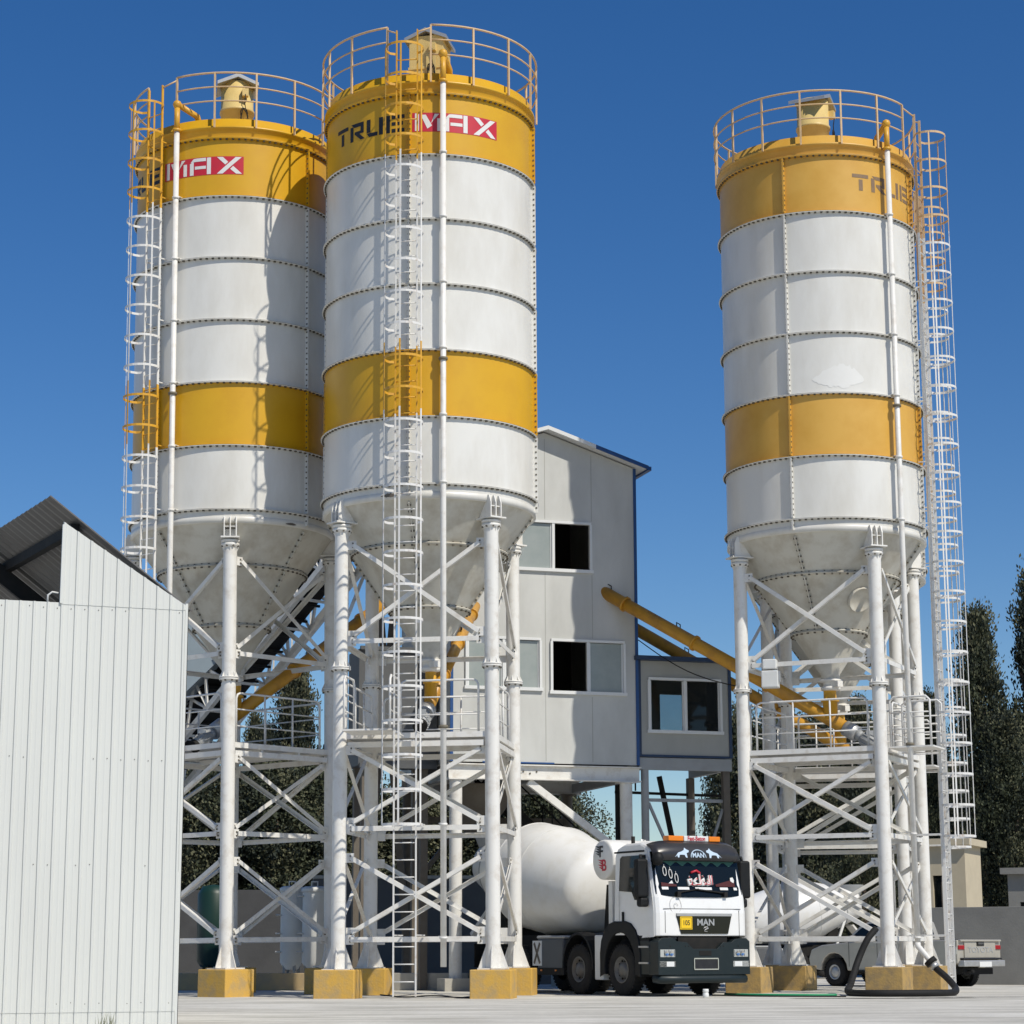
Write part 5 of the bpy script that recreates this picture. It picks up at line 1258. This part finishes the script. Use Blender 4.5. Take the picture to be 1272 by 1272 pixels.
# far houses
def house(px0, px1, Y, zt, m, label, dpt=1.9, flat=True):
    a, b_ = at(px0, 1100, Y), at(px1, 1100, Y); wdt = b_.x - a.x
    H = empty('house', (a.x, Y, 0), R_(-24), label=label, cat='house')
    mb = MB().use(m); hole_wall(mb, 0, wdt, -0.3, zt, [(wdt * 0.18, wdt * 0.62, zt - 1.9, zt - 0.9)], 0, 0.25)
    mb.box((wdt - 0.125, dpt / 2 + 0.25, zt / 2), (0.25, dpt, zt)); mb.box((0.125, dpt / 2 + 0.25, zt / 2), (0.25, dpt, zt)); mb.box((wdt / 2, dpt + 0.3, zt / 2), (wdt, 0.1, zt)); mb.build('wall', H)
    MB().use(m).box((wdt / 2, dpt / 2 + 0.1, zt + 0.1), (wdt + 0.4, dpt + 0.6, 0.2)).build('roof', H)
    f = MB().use(RUST); f.box((wdt * 0.40, 0.06, zt - 1.9), (wdt * 0.46, 0.1, 0.07)); f.box((wdt * 0.40, 0.1, zt - 1.4), (0.06, 0.06, 0.9)); f = f.build('window', H)
    MB().use(GLASSD).box((wdt * 0.40, 0.16, zt - 1.4), (wdt * 0.44, 0.02, 0.98)).build('pane', f)
house(1150, 1200, 67, 3.9, BEIGE, 'small beige house behind the yard wall by the ladder cage')
house(1252, 1330, 72, 3.2, WALLG, 'grey building at the right edge behind the cypress trunks')

# ================================================================== trees
def crown_mesh(seed, H, Rm, kind, nclump):
    rnd = random.Random(seed); mb = MB(); ms = [L1, L2, L3]
    ph = [rnd.uniform(0, 6.28) for _ in range(6)]
    br = []
    for c in range(95 if kind == 'c' else 70):
        h = rnd.random() ** (0.9 if kind == 'c' else 0.8); a = rnd.uniform(0, 2 * pi)
        if kind == 'c':
            pr = min(1, (h / 0.10 + 0.25)) * (1 - h ** 1.7) ** 0.85 + 0.03; z = 0.9 + h * (H - 1.2)
        else:
            pr = sqrt(max(0.02, 1 - (2 * h - 0.95) ** 2)); z = H * 0.12 + h * H * 0.86
        lob = 0.78 + 0.18 * sin(3 * a + 9 * h + ph[0]) + 0.14 * sin(5 * a - 17 * h + ph[1])
        br.append((h, a, Rm * pr * lob * (0.35 + 0.72 * rnd.random() ** 0.6), z, rnd.choices((0, 1, 2), (0.36, 0.38, 0.26))[0], rnd.uniform(0.7, 1.25)))  # random branch tone; lighter ones also stand in for sunlit clumps
    for c in range(nclump):
        h, a, r, z, mi, sp_ = br[rnd.randrange(len(br))]
        k_ = (0.19 + 0.13 * (1 - h)) * sp_ * (1 if kind == 'c' else 1.5)
        cc = Vector((r * cos(a) + rnd.gauss(0, k_), r * sin(a) + rnd.gauss(0, k_), z + rnd.gauss(0.1, k_ * (1.6 if kind == 'c' else 0.9))))
        if cc.z > H: cc.z = H - rnd.random() * 0.4
        a = atan2(cc.y, cc.x)
        cs = (0.15 + 0.15 * rnd.random()) * (1 if kind == 'c' else 1.3)
        out = Vector((cos(a), sin(a), 0))
        for k in range(26):
            o = Vector((max(-.4, min(.4, rnd.gauss(0, cs * 0.5))), max(-.4, min(.4, rnd.gauss(0, cs * 0.5))), max(-.5, min(.5, rnd.gauss(0, cs * 0.8)))))
            p = cc + o; ln = rnd.uniform(0.06, 0.16); wd = rnd.uniform(0.022, 0.05)
            if kind == 'c': dirn = (Vector((0, 0, 1)) + out * rnd.uniform(0.0, 0.9) + Vector((rnd.gauss(0, .35), rnd.gauss(0, .35), 0))).normalized()
            else: dirn = Vector((rnd.gauss(0, 1), rnd.gauss(0, 1), rnd.gauss(0.2, 0.8))).normalized()
            sd = dirn.cross(Vector((rnd.gauss(0, 1), rnd.gauss(0, 1), rnd.gauss(0, 1)))).normalized() * wd
            mb.use(ms[mi if rnd.random() < 0.88 else rnd.randrange(3)])
            mb.add([p - sd * 0.5, p + dirn * ln * 0.5 - sd, p + dirn * ln, p + dirn * ln * 0.5 + sd], [(0, 1, 2, 3)])
    o = mb.build('crown'); me = o.data; bpy.data.objects.remove(o); return me
def trunk_mesh(seed, H, kind):
    rnd = random.Random(seed); mb = MB().use(BARK)
    top = H * (0.9 if kind == 'c' else 0.75)
    pts = [Vector((rnd.gauss(0, .04) * i, rnd.gauss(0, .04) * i, top * i / 6)) for i in range(7)]
    mb.tube(pts, [0.20 * (1 - i / 6.6) + 0.012 for i in range(7)], 9)
    for k in range(16 if kind != 'c' else 12):
        f = rnd.uniform(0.16, 0.9); p = Vector((0, 0, top * f)); a = rnd.uniform(0, 6.28); L_ = (1.6 if kind != 'c' else 0.8) * (1.1 - f)
        q = p + Vector((cos(a) * L_, sin(a) * L_, L_ * (0.5 if kind != 'c' else 1.2))); mb.tube([p, p.lerp(q, 0.5) + Vector((0, 0, 0.05)), q], [0.05, 0.03, 0.008], 5)
    o = mb.build('trunk'); me = o.data; bpy.data.objects.remove(o); return me
CR = {}
for i in range(3): CR[('c', i)] = (crown_mesh(20 + i, 10.0, 1.55, 'c', 1500), trunk_mesh(30 + i, 10.0, 'c'))
for i in range(2): CR[('b', i)] = (crown_mesh(50 + i, 6.0, 2.2, 'b', 1300), trunk_mesh(60 + i, 6.0, 'b'))
def tree(px, top_y, Y, kind, var, wsc, label, rz, group):
    p = at(px, top_y, Y); h0 = 10.0 if kind == 'c' else 6.0; s_ = p.z / h0
    T = empty('cypress_tree' if kind == 'c' else 'bushy_tree', (p.x, Y, -0.05), rz, label=label, cat='tree', group=group); T.scale = (wsc, wsc, s_)
    for nm, me in zip(('crown', 'trunk'), CR[(kind, var)]):
        o = bpy.data.objects.new(nm, me); COL.objects.link(o); o.parent = T
gC = 'cypress trees behind the plant'; gB = 'bushy trees behind the plant'
for a in [
 (367, 828, 72, 'c', 0, 0.85, 'tall dark cypress between the legs of the left rear silo', 0.3, gC),
 (236, 772, 74, 'c', 1, 0.75, 'slim cypress tip right of the shed roof corner', 1.2, gC),
 (318, 892, 76, 'c', 2, 0.55, 'short cypress left of the tall one under the left silo platform', 2.2, gC),
 (332, 905, 75, 'c', 1, 0.5, 'shortest cypress right beside the short one under the left platform', 4.2, gC),
 (1214, 762, 76, 'c', 2, 0.98, 'tall cypress with ragged tip right of the ladder cage', 0.9, gC),
 (1284, 712, 77, 'c', 0, 1.0, 'tallest cypress cut by the right edge of the picture', 3.0, gC),
 (1246, 890, 75, 'c', 1, 1.0, 'dense cypress filling the gap between the two tall right ones', 5.1, gC),
 (1152, 865, 80, 'c', 1, 0.7, 'cypress seen through the ladder cage right of the faded silo', 2.0, gC),
 (1062, 870, 78, 'c', 0, 0.9, 'cypress showing behind the hopper of the faded silo', 5.5, gC),
]: tree(*a)
for i, (px, ty, Y, w_) in enumerate([(240, 935, 70, 1.0), (300, 975, 71, 1.0), (345, 955, 70, 1.1), (405, 945, 72, 1.0), (455, 985, 71, 1.1), (520, 990, 71, 1.1), (590, 975, 72, 1.1), (655, 960, 71, 1.0), (690, 985, 73, 0.8)]):
    tree(px, ty, Y, 'b', i % 2, w_, 'dark bushy tree in the row behind the left silo legs and tower', i * 1.7, gB)
for i, (px, ty, Y, w_) in enumerate([(915, 890, 92, 0.8), (965, 905, 91, 1.3), (1018, 900, 90, 1.3), (1075, 910, 91, 1.4), (1130, 925, 92, 1.3), (1190, 960, 93, 1.2)]):
    tree(px, ty, Y, 'b', i % 2, w_, 'olive green bushy tree in the row behind the faded silo legs', i * 2.1 + 1, 'bushy trees behind the right silos')
